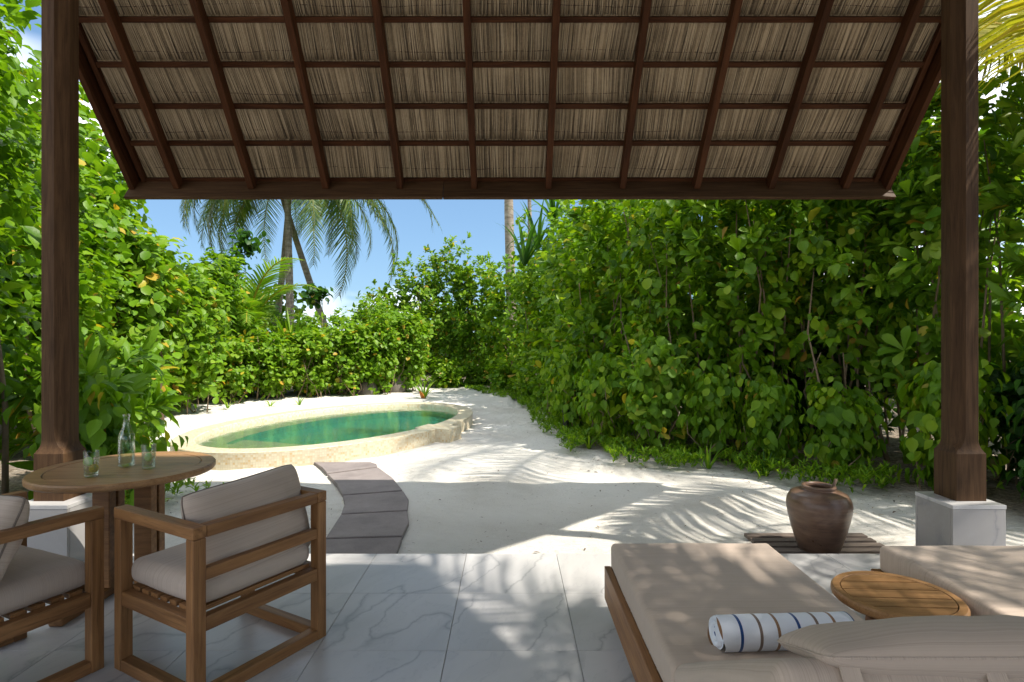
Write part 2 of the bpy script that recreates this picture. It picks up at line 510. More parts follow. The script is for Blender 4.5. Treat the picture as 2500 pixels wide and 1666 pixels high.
def rounded_box(name, sx, sy, sz, r=0.03, bulge=0.0, n=14, wob=0.0, seed=0):
    """soft cushion: rounded box with bulged top and bottom"""
    def samples(s):
        e = r / (s / 2)
        e = min(e, 0.95)
        core = np.linspace(-1 + e, 1 - e, max(3, n - 6))
        ed = np.linspace(-1, -1 + e, 5)[:-1]
        return np.concatenate([ed, core, -ed[::-1]])
    bm = bmesh.new()
    cache = {}
    hx, hy, hz = sx / 2, sy / 2, sz / 2
    rr = min(r, hx * 0.98, hy * 0.98, hz * 0.98)
    def vert(p):
        key = tuple(round(c, 5) for c in p)
        if key in cache:
            return cache[key]
        q = Vector((p[0] * hx, p[1] * hy, p[2] * hz))
        inner = Vector((max(-hx + rr, min(hx - rr, q.x)), max(-hy + rr, min(hy - rr, q.y)), max(-hz + rr, min(hz - rr, q.z))))
        d = q - inner
        if d.length > 1e-7:
            q = inner + d.normalized() * rr
        fx, fy = 1 - (q.x / hx) ** 2, 1 - (q.y / hy) ** 2
        if bulge:
            q.z += bulge * (q.z / hz) * max(0, fx) ** 0.6 * max(0, fy) ** 0.6
            q.x += bulge * 0.5 * (q.x / hx) * max(0, 1 - (q.z / hz) ** 2) * max(0, fy)
            q.y += bulge * 0.5 * (q.y / hy) * max(0, 1 - (q.z / hz) ** 2) * max(0, fx)
        if wob:
            q += Vector(mnoise.noise_vector(q * 5 + Vector((seed, 0, 0)))) * wob
            q += Vector(mnoise.noise_vector(q * 14 + Vector((seed, 3, 0)))) * wob * 0.3
        v = bm.verts.new(q)
        cache[key] = v
        return v
    S = [samples(sx), samples(sy), samples(sz)]
    for ax in range(3):
        a, b = (ax + 1) % 3, (ax + 2) % 3
        for sgn in (-1, 1):
            A, B = S[a], S[b]
            for i in range(len(A) - 1):
                for j in range(len(B) - 1):
                    q = []
                    for (u, w) in ((i, j), (i + 1, j), (i + 1, j + 1), (i, j + 1)):
                        p = [0, 0, 0]
                        p[ax] = sgn
                        p[a] = A[u]
                        p[b] = B[w]
                        q.append(vert(p))
                    if sgn < 0:
                        q.reverse()
                    try:
                        bm.faces.new(q)
                    except ValueError:
                        pass
    return from_bm(name, bm)

def pillow_mesh(name, w, h, t, n=22, p=0.5, pinch=0.07, seed=0, wob=0.006):
    vs, fs = [], []
    def idx(s, i, j):
        return s * (n + 1) * (n + 1) + i * (n + 1) + j
    for s in (1, -1):
        for i in range(n + 1):
            for j in range(n + 1):
                u = math.sin((i / n - 0.5) * math.pi)
                v = math.sin((j / n - 0.5) * math.pi)
                x = w / 2 * u * (1 - pinch * (1 - v * v))
                y = h / 2 * v * (1 - pinch * (1 - u * u))
                rc = 1 - 0.05 * (u * v) ** 6
                x, y = x * rc, y * rc
                z = s * t / 2 * (max(0, (1 - u * u)) ** p) * (max(0, (1 - v * v)) ** p)
                q = Vector((x, y, z))
                edge = min(1, (1 - abs(u)) * 6, (1 - abs(v)) * 6)
                nv = Vector(mnoise.noise_vector(Vector((x * 7 + seed, y * 7, 1.3)))) + 0.5 * Vector(mnoise.noise_vector(Vector((x * 17 + seed, y * 17, 4.3))))
                q.z += nv.z * wob * edge
                vs.append(q)
    for i in range(n):
        for j in range(n):
            fs.append((idx(0, i, j), idx(0, i + 1, j), idx(0, i + 1, j + 1), idx(0, i, j + 1)))
            fs.append((idx(1, i, j), idx(1, i, j + 1), idx(1, i + 1, j + 1), idx(1, i + 1, j)))
    bm = bmesh.new()
    me = mesh(name, vs, fs)
    bm.from_mesh(me)
    bmesh.ops.remove_doubles(bm, verts=bm.verts, dist=0.0005)
    bm.to_mesh(me)
    bm.free()
    border = []
    for k in range(n + 1): border.append(vs[idx(0, k, 0)])
    for k in range(1, n + 1): border.append(vs[idx(0, n, k)])
    for k in range(n - 1, -1, -1): border.append(vs[idx(0, k, n)])
    for k in range(n - 1, -1, -1): border.append(vs[idx(0, 0, k)])
    return me, border

def copy_tree(o, parent=None):
    c = o.copy()
    COL.objects.link(c)
    if parent is not None:
        c.parent = parent
    for ch in list(o.children):
        copy_tree(ch, c)
    return c

# ================================================================== GROUND
SAND_Z = -0.15
HEDGE_LINE = [(-3.2, 17.4), (-1.57, 18.6), (-0.61, 15.9), (0.05, 14.6), (0.54, 12.85), (0.57, 10.77), (0.64, 9.47), (0.75, 8.45), (1.05, 7.82),
              (1.42, 7.2), (2.34, 6.83), (2.81, 6.48), (3.13, 6.33), (3.5, 5.7), (4.1, 5.3), (4.3, 3.5), (4.3, -3)]
LEFT_LINE = [(-9.5, 12.0), (-8.0, 13.0), (-7.0, 13.9), (-6.0, 14.7), (-5.0, 15.4), (-4.0, 16.1), (-3.2, 17.4)]
LEFT_NEAR = [(-9.5, 12.0), (-7.2, 10.8), (-5.9, 9.4), (-5.3, 7.6), (-4.0, 6.2), (-3.45, 5.2), (-3.6, 4.4), (-4.2, 3.4), (-4.6, -3)]
poly = LEFT_NEAR[::-1] + LEFT_LINE[1:] + HEDGE_LINE[1:]
PX = np.array([p[0] for p in poly]); PY = np.array([p[1] for p in poly])

def sand_dist(x, y):
    """signed distance to the planting edge; positive inside the open sand"""
    inside = np.zeros(x.shape, bool)
    dist = np.full(x.shape, 1e9)
    n = len(PX)
    for i in range(n):
        x1, y1, x2, y2 = PX[i], PY[i], PX[(i + 1) % n], PY[(i + 1) % n]
        dx, dy = x2 - x1, y2 - y1
        t = np.clip(((x - x1) * dx + (y - y1) * dy) / (dx * dx + dy * dy), 0, 1)
        dist = np.minimum(dist, np.hypot(x - x1 - t * dx, y - y1 - t * dy))
        if abs(y2 - y1) > 1e-9:
            cond = ((y1 > y) != (y2 > y)) & (x < (x2 - x1) * (y - y1) / (y2 - y1) + x1)
            inside ^= cond
    return np.where(inside, dist, -dist)

POOL_C = np.array([-2.785, 9.878])
POOL_A, POOL_B = 3.013, 1.902
POOL_U = np.array([0.3595, 0.9331])      # long axis
POOL_U = np.array([0.35952194, 0.93313663])
POOL_V = np.array([0.93313663, -0.35952194])

def noise2(x, y, f, seed):
    out = np.empty(x.shape)
    xf, yf = x.ravel(), y.ravel()
    o = out.ravel()
    for i in range(len(xf)):
        o[i] = mnoise.noise(Vector((xf[i] * f, yf[i] * f, seed)))
    return o.reshape(x.shape)

def ground_height(x, y):
    d = sand_dist(x, y)
    h = np.full(x.shape, SAND_Z)
    h += 0.03 * np.clip(0.25 - d, 0, 1)                   # sand banked a little against the planting
    h += np.where(y > 12, 0.10 * np.clip((y - 12.6) / 2.0, 0, 1) * (x < 0), 0)
    return h, d

def build_ground():
    xs = np.concatenate([[-400, -120, -50, -28, -18, -13], np.arange(-11, 7.01, 0.11), [9, 12, 18, 28, 50, 120, 400]])
    ys = np.concatenate([[-400, -100, -30, -8, 0, 2.5, 3.3], np.arange(3.6, 19.5, 0.11), [21, 24, 30, 45, 80, 150, 400, 900]])
    X, Y = np.meshgrid(xs, ys)
    Z, d = ground_height(X, Y)
    near = (X > -11) & (X < 7) & (Y > 3.6) & (Y < 19.4)
    nz = noise2(X, Y, 0.7, 1.0) * 0.026 + noise2(X, Y, 2.2, 5.0) * 0.020 + noise2(X * 0.6, Y * 1.4, 6.0, 9.0) * 0.007
    Z = Z + np.where(near, nz, 0)
    rel = np.stack([X - POOL_C[0], Y - POOL_C[1]], -1)
    e = np.sqrt((rel @ POOL_U / POOL_A) ** 2 + (rel @ POOL_V / POOL_B) ** 2)
    Z = np.where(e < 0.90, -1.75, Z)
    Z = np.where((Y < 3.75), SAND_Z - 0.03, Z)
    ny, nx = X.shape
    verts = np.stack([X, Y, Z], -1).reshape(-1, 3)
    idx = np.arange(nx * ny).reshape(ny, nx)
    faces = np.stack([idx[:-1, :-1], idx[:-1, 1:], idx[1:, 1:], idx[1:, :-1]], -1).reshape(-1, 4)
    me = bpy.data.meshes.new('ground')
    me.from_pydata(verts.tolist(), [], faces.tolist())
    at = me.attributes.new('litter', 'FLOAT', 'POINT')
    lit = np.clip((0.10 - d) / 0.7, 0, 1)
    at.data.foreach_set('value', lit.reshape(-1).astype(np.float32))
    o = link('ground', me, M['sand'], smooth=True)
    tag(o, 'white coral sand ground raked around the pool', 'ground', kind='structure')
build_ground()

# ================================================================== TERRACE
DECK_Y = 3.83
def build_terrace():
    fl = empty('floor', (0, 0, 0), label='white marble terrace floor of large square tiles', cat='floor', kind='structure')
    T = 0.6
    x0 = -0.29 - 6 * T
    tile_me = box_mesh('tile', T - 0.0024, T - 0.0024, 0.02, 0.0012, 1)
    tile_me.materials.append(M['marble'])
    for i in range(13):
        for j in range(9):
            cx, cy = x0 + (i + 0.5) * T, DECK_Y - (j + 0.5) * T
            o = bpy.data.objects.new('tile', tile_me)
            COL.objects.link(o)
            o.parent = fl
            o.location = (cx, cy, -0.010 + random.uniform(-0.0004, 0.0004))
    xa, xb, ya, yb = x0 - 0.02, x0 + 13 * T + 0.02, DECK_Y - 9 * T, DECK_Y - 0.004
    box('slab', ((xa + xb) / 2, (ya + yb) / 2, -0.012 - 0.2), (xb - xa, yb - ya, 0.39), M['grout'], fl, 0.002, 1)
build_terrace()

# ================================================================== PLINTHS AND POSTS
def make_plinth():
    r = empty('plinth', (0, 0, 0))
    w, h, t = 0.33, 0.40, 0.02
    box('core', (0, 0, h / 2 - 0.012), (w - 2 * t - 0.004, w - 2 * t - 0.004, h - 0.03), M['grout'], r, 0)
    for sx, sy in ((0, -1), (0, 1)):
        o = box('panel', (0, sy * (w / 2 - t / 2), (h - 0.026) / 2), (w, t, h - 0.026), M['plinth_marble'], r, 0.0015, 1)
    for sx in (-1, 1):
        o = box('panel', (sx * (w / 2 - t / 2), 0, (h - 0.026) / 2), (t, w - 2 * t - 0.004, h - 0.026), M['plinth_marble'], r, 0.0015, 1)
    box('cap', (0, 0, h - 0.0125), (w + 0.004, w + 0.004, 0.025), M['marble'], r, 0.002, 2)
    return r

def make_post(side, top=4.75):
    """square post with a long stopped chamfer on its inner corners; local +x is the inner side"""
    r = empty('pavilion_post', (0, 0, 0.40))
    b = 0.0975
    s = 0.07
    rows = []
    def ring(z, half, ch):
        c = max(ch, 0.002)
        e = 0.003      # the inner front corner gets the chamfer, the others only an arris
        return [(half, -half + c, z), (half, half - e, z), (half - e, half, z), (-half + e, half, z), (-half, half - e, z), (-half, -half + e, z), (-half + e, -half, z), (half - c, -half, z)]
    rows.append(ring(0.0, b, 0.003))
    rows.append(ring(0.30, b, 0.003))
    for k in range(1, 17):
        t = k / 16
        z = 0.30 + 0.16 * t
        f = min(1.0, (z - 0.30) / 0.085)
        half = b - (b - s) * (1 - (1 - f) ** 2.2)
        g = max(0.0, (z - 0.325) / 0.135)
        ch = 0.003 + 0.054 * math.sqrt(max(0.0, 1 - (1 - g) ** 2))
        rows.append(ring(z, half, ch))
    rows.append(ring(0.62, s, 0.057))
    rows.append(ring(top - 0.4, s, 0.057))
    vs = [p for rw in rows for p in rw]
    fs = []
    for i in range(len(rows) - 1):
        for k in range(8):
            k2 = (k + 1) % 8
            fs.append((i * 8 + k, i * 8 + k2, (i + 1) * 8 + k2, (i + 1) * 8 + k))
    fs.append(tuple(range(8))[::-1])
    fs.append(tuple(range((len(rows) - 1) * 8, len(rows) * 8)))
    if side > 0:
        vs = [(-x, y, z) for x, y, z in vs]
        fs = [tuple(reversed(f)) for f in fs]
    # the grain runs along local x: build standing shape rotated so that x is up
    vs = [(z, y, -x) for x, y, z in vs]
    me = mesh('shaft', vs, fs)
    o = link('shaft', me, M['post_wood'], r)
    o.rotation_euler = (0, R(-90), 0)
    return r

pl = make_plinth()
pl.location = (-2.915, 3.725, 0)
tag(pl, 'marble plinth under the left post behind the dining table', 'plinth', 'marble plinths carrying the posts')
pr = copy_tree(pl)
pr.location = (2.915, 3.725, 0)
tag(pr, 'marble plinth under the right post behind the far lounger', 'plinth', 'marble plinths carrying the posts')
po = make_post(-1)
po.location = (-2.938, 3.748, 0.40)
tag(po, 'brown timber post with chamfered corner rising behind the dining table', 'post', 'timber posts of the pavilion')
po2 = make_post(1)
po2.location = (2.938, 3.748, 0.40)
tag(po2, 'dark timber post with stopped chamfer rising beside the clay urn', 'post', 'timber posts of the pavilion')

# ================================================================== ROOF
TH = math.atan(1.19)
EAVE_Y, EAVE_Z = 5.34, 2.825          # lower end of the rafters, underside
SD = Vector((0, -math.cos(TH), math.sin(TH)))   # up the slope
SN = Vector((0, math.sin(TH), math.cos(TH)))    # out of the slope
RIDGE_Y = 2.2
HALF = 3.50
def on_roof(x, s, n):
    return Vector((x, EAVE_Y, EAVE_Z)) + SD * s + SN * n
S_RIDGE = (EAVE_Y - RIDGE_Y) / math.cos(TH)

def build_roof():
    rf = empty('pavilion_roof', (0, EAVE_Y, EAVE_Z), label='steep thatched pavilion roof with dark rafters and battens seen from below', cat='roof')
    inv = Matrix.Translation((0, EAVE_Y, EAVE_Z)).inverted()
    def loc(v):
        return inv @ Vector(v)
    UP = SN
    sp = 0.692
    for i in range(10):
        x = (i - 4.5) * sp + 0.012
        bar('rafter', loc(on_roof(x, 0.012, 0.055)), loc(on_roof(x, S_RIDGE, 0.055)), 0.056, 0.11, M['roof_wood'], rf, UP, 0.004)
    # battens
    ss = []
    nb = 0.128
    for yp in (48, 158, 259.5, 350, 440):
        z = (EAVE_Z + 1.19 * EAVE_Y - H + nb / math.cos(TH)) / ((833 - yp) / 1400 + 1.19)
        ss.append((EAVE_Y + nb * math.sin(TH) - z) / math.cos(TH))
    ss = sorted(ss)
    step = ss[3] - ss[2]
    bats = list(ss)
    while bats[-1] + step < S_RIDGE - 0.05:
        bats.append(bats[-1] + step)
    for s in bats:
        bar('batten', loc(on_roof(-HALF + 0.05, s, 0.128)), loc(on_roof(HALF - 0.05, s, 0.128)), 0.042, 0.034, M['roof_wood'], rf, UP, 0.003)
    # verge boards and thin trims
    for sx in (-1, 1):
        bar('barge_board', loc(on_roof(sx * (HALF + 0.02), -0.02, 0.10)), loc(on_roof(sx * (HALF + 0.02), S_RIDGE, 0.10)), 0.05, 0.20, M['roof_wood'], rf, UP, 0.004)
        bar('verge_trim', loc(on_roof(sx * (HALF - 0.055), 0.0, 0.125)), loc(on_roof(sx * (HALF - 0.055), S_RIDGE, 0.125)), 0.045, 0.045, M['roof_wood'], rf, UP, 0.003)
    # fascia closing the rafter ends, in two lengths with a joint
    xj = -0.62
    fu = Vector((0, 0.14, 0.202)).normalized()
    fn = Vector((0, fu.z, -fu.y))
    fc = Vector((0, 5.35, 2.850)) + fn * 0.019
    W2 = HALF + 0.06
    for xa, xb in ((-W2, xj - 0.002), (xj + 0.002, W2)):
        bar('fascia_board', loc((xa, fc.y, fc.z)), loc((xb, fc.y, fc.z)), 0.034, 0.246, M['post_wood'], rf, fu, 0.003)
    # thatch courses: separate reeds hung from each batten
    edges = bats + [S_RIDGE]
    bats[0] = max(bats[0], 0.0)
    rng = np.random.default_rng(3)
    for ci in range(len(bats)):
        # course hangs from the batten above (edges[ci+1]) down past batten ci
        s_hi = edges[ci + 1] + 0.03
        s_lo = edges[ci] - 0.07
        vs, fs = [], []
        x = -HALF + 0.02
        slant = rng.uniform(-0.02, 0.02)
        phase = rng.uniform(0, 9)
        while x < HALF - 0.02:
            w = rng.uniform(0.006, 0.0125)
            if rng.random() < 0.05:
                x += rng.uniform(0.002, 0.006)
            th = w * 0.5
            n_hi = 0.150 + rng.uniform(-0.002, 0.003)
            n_lo = 0.205 + rng.uniform(-0.005, 0.007)
            lean = slant + 0.018 * math.sin(x * 2.1 + phase) + rng.normal(0, 0.006)
            sl = s_lo + rng.uniform(-0.02, 0.02)
            sm = (s_hi * 0.45 + sl * 0.55)
            nm = (n_hi + n_lo) / 2 - 0.004
            xm = x + lean * 0.5 + rng.normal(0, 0.0022)
            xl = x + lean + rng.normal(0, 0.003)
            b0 = len(vs)
            for (xx, s, n) in ((x, s_hi, n_hi), (xm, sm, nm), (xl, sl, n_lo)):
                for (dx, dn) in ((-w / 2, th * 0.4), (0, -th * 0.8), (w / 2, th * 0.4), (0, th)):
                    vs.append(loc(on_roof(xx + dx, s, n + dn)))
            for r0 in (0, 4):
                for k in range(4):
                    k2 = (k + 1) % 4
                    fs.append((b0 + r0 + k, b0 + r0 + k2, b0 + r0 + 4 + k2, b0 + r0 + 4 + k))
            x += w * rng.uniform(0.80, 1.0)
        o = link('thatch_course', mesh('thatch_course', vs, fs), M['thatch'], rf)
        o['kind'] = 'stuff'
        # stitching cord across the course
        pts = []
        sc = edges[ci] + (edges[ci + 1] - edges[ci]) * 0.27
        for k in range(70):
            xx = -HALF + 0.06 + (2 * HALF - 0.12) * k / 69
            pts.append(loc(on_roof(xx, sc + 0.012 * math.sin(xx * 3 + ci * 2) + random.uniform(-0.004, 0.004), 0.187 - 0.006 + random.uniform(-0.002, 0.002))))
        tube('stitch_cord', pts, 0.0035, M['clay_dark'], rf, 4)
    # solid thatch above, both slopes
    def slab(s0, s1, n0, n1, mirror):
        ps = []
        for x in (-HALF - 0.08, HALF + 0.08):
            for s, n in ((s0, n0), (s1, n0), (s1, n1), (s0 + (n1 - n0) * math.tan(TH), n1)):
                p = on_roof(x, s, n)
                if mirror:
                    p = Vector((p.x, 2 * RIDGE_Y - p.y, p.z))
                ps.append(loc(p))
        f = [(0, 1, 2, 3), (7, 6, 5, 4), (0, 4, 5, 1), (1, 5, 6, 2), (2, 6, 7, 3), (3, 7, 4, 0)]
        o = link('thatch_layer', mesh('thatch_layer', ps, f), M['thatch_top'], rf)
    slab(-0.07, S_RIDGE + 0.25, 0.222, 0.44, False)
    slab(-0.4, S_RIDGE, 0.21, 0.44, True)
    # plate carried by the posts and the ridge beam
    zt = 4.72
    bar('wall_plate', loc((-HALF + 0.1, 3.75, zt + 0.09)), loc((HALF - 0.1, 3.75, zt + 0.09)), 0.14, 0.16, M['roof_wood'], rf)
build_roof()

def build_shade_wall():  # wall added out of view to keep sun off the lounger headrest
    v = empty('shade_wall', (3.62, -1.2, 0), label='unseen plastered wall added right of and behind the terrace to block the sun', cat='wall')
    box('plaster', (0, 0, 2.25), (0.16, 4.1, 4.9), M['plaster'], v, 0.01)
    box('corner_post', (0, 2.11, 2.25), (0.18, 0.12, 4.9), M['post_wood'], v, 0.006)
build_shade_wall()

# ================================================================== STEPPING STONES
def build_path():
    Lp = [(-1.36, 3.86), (-1.44, 4.47), (-1.50, 5.10), (-1.667, 5.73), (-2.12, 6.66), (-2.50, 7.3)]
    Rp = [(-0.80, 3.86), (-0.850, 4.52), (-0.930, 5.21), (-1.098, 5.90), (-1.62, 7.02), (-1.78, 7.30)]
    for k in range(5):
        a, b, c, d = [np.array(p) for p in (Lp[k], Rp[k], Rp[k + 1], Lp[k + 1])]
        # curve the ends a little, leave a gap at the joints
        def lerp(p, q, t): return p * (1 - t) + q * t
        g = 0.030
        a2, d2 = lerp(a, d, g), lerp(d, a, g)
        b2, c2 = lerp(b, c, g), lerp(c, b, g)
        midr = (b2 + c2) / 2 + (np.array([0.03, 0.015]) if k in (1, 2, 3, 4) else 0)
        midl = (a2 + d2) / 2 + (np.array([0.02, 0.012]) if k >= 2 else 0)
        out = [a2, b2, midr, c2, d2, midl]
        cen = sum(out) / 6
        bm = bmesh.new()
        top = [bm.verts.new((p[0] - cen[0], p[1] - cen[1], 0.0)) for p in out]
        f = bm.faces.new(top)
        r = bmesh.ops.extrude_face_region(bm, geom=[f])
        for v in [v for v in r['geom'] if isinstance(v, bmesh.types.BMVert)]:
            v.co.z -= 0.06
        bmesh.ops.recalc_face_normals(bm, faces=bm.faces)
        bmesh.ops.bevel(bm, geom=[e for e in bm.edges], offset=0.004, segments=1, affect='EDGES')
        o = link('stepping_stone', from_bm('stepping_stone', bm), M['stone'], None, (cen[0], cen[1], -0.118 + random.uniform(-0.002, 0.002)))
        lab = ['grey paving slab touching the marble terrace edge', 'second grey paving slab from the terrace on the pool path',
               'middle grey paving slab of the curved pool path', 'grey paving slab crossed by the roof shadow line near the pool',
               'wedge shaped paving slab against the pool wall'][k]
        tag(o, lab, 'paving slab', 'slabs of the curved path to the pool')
build_path()

# ================================================================== POOL
def pool_pt(t, off=0.0, a=POOL_A, b=POOL_B):
    """point on the ellipse moved inward by off"""
    c, s = math.cos(t), math.sin(t)
    p = POOL_C + POOL_U * (a * c) + POOL_V * (b * s)
    nrm = POOL_U * (c / a) + POOL_V * (s / b)
    nrm = nrm / np.hypot(*nrm)
    return p - nrm * off

def build_pool():
    pool = empty('plunge_pool', (POOL_C[0], POOL_C[1], SAND_Z), label='raised oval plunge pool tiled in pale yellow mosaic', cat='pool')
    N = 128
    ts = [2 * math.pi * i / N for i in range(N)]
    TOP, W, IN = 0.06, -0.012, 0.285
    arc = [0]
    for i in range(N):
        arc.append(arc[-1] + float(np.hypot(*(pool_pt(ts[(i + 1) % N]) - pool_pt(ts[i])))))
    def strip(name, rows, mat, vscale=None):
        """rows: list of (offset, z); closed ring of quads with arc length UVs"""
        vs, fs, uvs = [], [], []
        vcum = [0]
        for k in range(1, len(rows)):
            oa, ob = [q[0](0) if callable(q[0]) else q[0] for q in (rows[k - 1], rows[k])]
            vcum.append(vcum[-1] + math.hypot(ob - oa, rows[k][1] - rows[k - 1][1]))
        for off, z in rows:
            for t in ts:
                p = pool_pt(t, off(t) if callable(off) else off)
                vs.append((p[0] - POOL_C[0], p[1] - POOL_C[1], z - SAND_Z))
        for k in range(len(rows) - 1):
            for i in range(N):
                i2 = (i + 1) % N
                fs.append((k * N + i, k * N + i2, (k + 1) * N + i2, (k + 1) * N + i))
                uvs.append(((arc[i], vcum[k]), (arc[i + 1], vcum[k]), (arc[i + 1], vcum[k + 1]), (arc[i], vcum[k + 1])))
        me = mesh(name, vs, fs)
        ul = me.uv_layers.new(name='UVMap')
        ul.data.foreach_set('uv', np.array(uvs, dtype=np.float32).reshape(-1))
        return link(name, me, mat, pool, smooth=False)
    strip('outer_wall', [(0.0, -0.45), (0.0, TOP - 0.008)], M['mosaic'])
    strip('coping', [(-0.001, TOP - 0.008), (0.007, TOP), (IN - 0.012, TOP), (IN, TOP - 0.012), (IN, W - 0.03)], M['mosaic'])
    def bench(t):
        return IN + 0.02 + 0.42 * max(0.0, -math.sin(t)) ** 0.6
    strip('bench', [(IN + 0.002, W - 0.02), (IN + 0.002, -0.085), (bench, -0.085)], M['mosaic_basin'])
    strip('basin_wall', [(bench, -0.085), (bench, -0.20)], M['mosaic_teal'])
    # floor of the basin
    vs = []
    for t in ts:
        p = pool_pt(t, bench(t))
        vs.append((p[0] - POOL_C[0], p[1] - POOL_C[1], -0.20 - SAND_Z))
    me = mesh('basin_floor', vs, [tuple(range(N))])
    ul = me.uv_layers.new(name='UVMap')
    ul.data.foreach_set('uv', np.array([(v[0], v[1]) for v in vs], dtype=np.float32).reshape(-1))
    link('basin_floor', me, M['mosaic_teal'], pool)
    # shallow step filling the near end of the oval
    def chord_step(name, cut, z_top, z_bot):
        pts = []
        for i in range(400):
            t = 2 * math.pi * i / 400
            p = pool_pt(t, IN + 0.004)
            if (p - POOL_C) @ POOL_U < cut:
                pts.append(p - POOL_C)
        cen = sum(pts) / len(pts)
        pts.sort(key=lambda p: math.atan2(*(p - cen)[::-1]))
        n = len(pts)
        vs = [(p[0], p[1], z_top - SAND_Z) for p in pts] + [(p[0], p[1], z_bot - SAND_Z) for p in pts]
        fs = [tuple(range(n))] + [(i, i + n, (i + 1) % n + n, (i + 1) % n) for i in range(n)]
        me = mesh(name, vs, fs)
        ul = me.uv_layers.new(name='UVMap')
        uv = []
        for f in fs:
            for v in f:
                uv.append((vs[v][0], vs[v][1] + vs[v][2]))
        ul.data.foreach_set('uv', np.array(uv, dtype=np.float32).reshape(-1))
        link(name, me, M['mosaic_basin'], pool)
    chord_step('step', -1.95, -0.06, -0.19)
    chord_step('step', -1.30, -0.13, -0.19)
    # square weir block on the front right
    bc = np.array([-0.965, 9.30])
    ang = math.atan2(bc[1] - 8.9, 0.9)
    bm = bmesh.new()
    bmesh.ops.create_cube(bm, size=1.0)
    bmesh.ops.scale(bm, vec=(0.60, 0.42, 0.5), verts=bm.verts)
    uvl = bm.loops.layers.uv.new('UVMap')
    for f in bm.faces:
        for l in f.loops:
            c = l.vert.co
            if abs(f.normal.z) > 0.5: l[uvl].uv = (c.x, c.y)
            elif abs(f.normal.x) > 0.5: l[uvl].uv = (c.y, c.z)
            else: l[uvl].uv = (c.x, c.z)
    o = link('weir_block', from_bm('weir_block', bm), M['mosaic'], pool, (-1.133 - POOL_C[0], 9.077 - POOL_C[1], TOP - 0.247 - SAND_Z))
    o.rotation_euler = (0, 0, R(-21.8))
    # water body
    vs = []
    for z in (W, -0.196):
        for t in ts:
            p = pool_pt(t, IN + (0.0035 if z == W else 0.0035))
            vs.append((p[0], p[1], z))
    fs = [tuple(range(N))] + [tuple(range(N, 2 * N))[::-1]]
    for i in range(N):
        i2 = (i + 1) % N
        fs.append((i, i + N, i2 + N, i2))
    wo = link('water', mesh('water', vs, fs), M['water'])
    tag(wo, 'clear teal water filling the oval pool', 'water', kind='structure')
build_pool()

# ================================================================== DINING SET
def chair_part_bar(*a, **k):
    return bar(*a, **k)

def make_chair():
    """local: +y is the front, x across; floor at 0"""
    r = empty('armchair', (0, 0, 0))
    W, D, A, t = 0.655, 0.585, 0.70, 0.052
    x, yb, yf = W / 2 - t / 2, -D / 2 + t / 2, D / 2 - t / 2
    T = M['teak']
    for sx in (-1, 1):
        for yy in (yb, yf):
            bar('leg', (sx * x, yy, 0.0), (sx * x, yy, A - 0.048), t, t, T, r, (0, 1, 0))
        bar('armrest', (sx * x, -D / 2, A - 0.0235), (sx * x, D / 2, A - 0.0235), t + 0.004, 0.047, T, r)
        bar('seat_rail', (sx * x, yb + t / 2, 0.312), (sx * x, yf - t / 2, 0.312), 0.044, 0.060, T, r)
        bar('floor_rail', (sx * x, yb + t / 2, 0.026), (sx * x, yf - t / 2, 0.026), 0.050, 0.050, T, r)
    bar('top_rail', (-x + t / 2 + 0.003, yb, A - 0.025), (x - t / 2 - 0.003, yb, A - 0.025), t, 0.046, T, r)
    bar('back_rail', (-x + t / 2, yb - 0.004, 0.507), (x - t / 2, yb - 0.004, 0.507), 0.036, 0.048, T, r)
    bar('seat_rail', (-x + t / 2, yb, 0.312), (x - t / 2, yb, 0.312), 0.044, 0.058, T, r)
    bar('seat_rail', (-x + t / 2, yf, 0.312), (x - t / 2, yf, 0.312), 0.044, 0.058, T, r)
    bar('floor_rail', (-x + t / 2, yb, 0.026), (x - t / 2, yb, 0.026), 0.050, 0.050, T, r)
    n = 7
    for k in range(n):
        yy = yb + 0.06 + (yf - yb - 0.12) * k / (n - 1)
        bar('seat_slat', (-x + 0.022, yy, 0.347), (x - 0.022, yy, 0.347), 0.050, 0.018, T, r, bev=0.002)
    c = link('seat_cushion', rounded_box('seat_cushion', W - 2 * t + 0.012, D - 0.065, 0.105, 0.042, 0.012, 16, 0.004, 2), M['fabric_y'], r, (0, 0.012, 0.413), True)
    me, border = pillow_mesh('back_cushion', 0.57, 0.42, 0.21, 26, 0.33, 0.035, 3.0, 0.013)
    b = link('back_cushion', me, M['fabric_y'], r, (0.030, yb + 0.128, 0.598), True)
    b.rotation_euler = (R(76), R(-3.5), 0)
    tube('piping', border, 0.0045, M['piping'], b, 5)
    for k in range(4):
        xx = -0.2 + 0.13 * k
        box('tie', (xx, yf + 0.002, 0.357), (0.022, 0.046, 0.006), M['tie'], r, 0.001, 1)
    return r

ch = make_chair()
cx = (-1.217 - 0.887 - 1.40 - 1.70) / 4
cy = (2.19 + 2.77 + 3.06 + 2.48) / 4
fa = Vector((-0.865, 0.50)).normalized()
ch.location = (cx, cy, 0)
ch.rotation_euler = (0, 0, math.atan2(fa.y, fa.x) - math.pi / 2)
tag(ch, 'teak armchair with taupe cushions seen from behind right of the round table', 'armchair', 'teak armchairs at the dining table')
ch2 = copy_tree(ch)
P1, P2 = Vector((-1.785, 2.50)), Vector((-2.35, 2.73))
mid = (P1 + P2) / 2
f2 = Vector((0.42, 0.91)).normalized()
c2 = mid - f2 * 0.275
ch2.location = (c2.x, c2.y, 0)
ch2.rotation_euler = (0, 0, math.atan2(f2.y, f2.x) - math.pi / 2)
for c in ch2.children:
    if c.name.startswith('back_cushion'):
        c.location.y += 0.075
        c.rotation_euler.x = R(66)
tag(ch2, 'teak armchair cut off by the left edge with its seat facing the table', 'armchair', 'teak armchairs at the dining table')

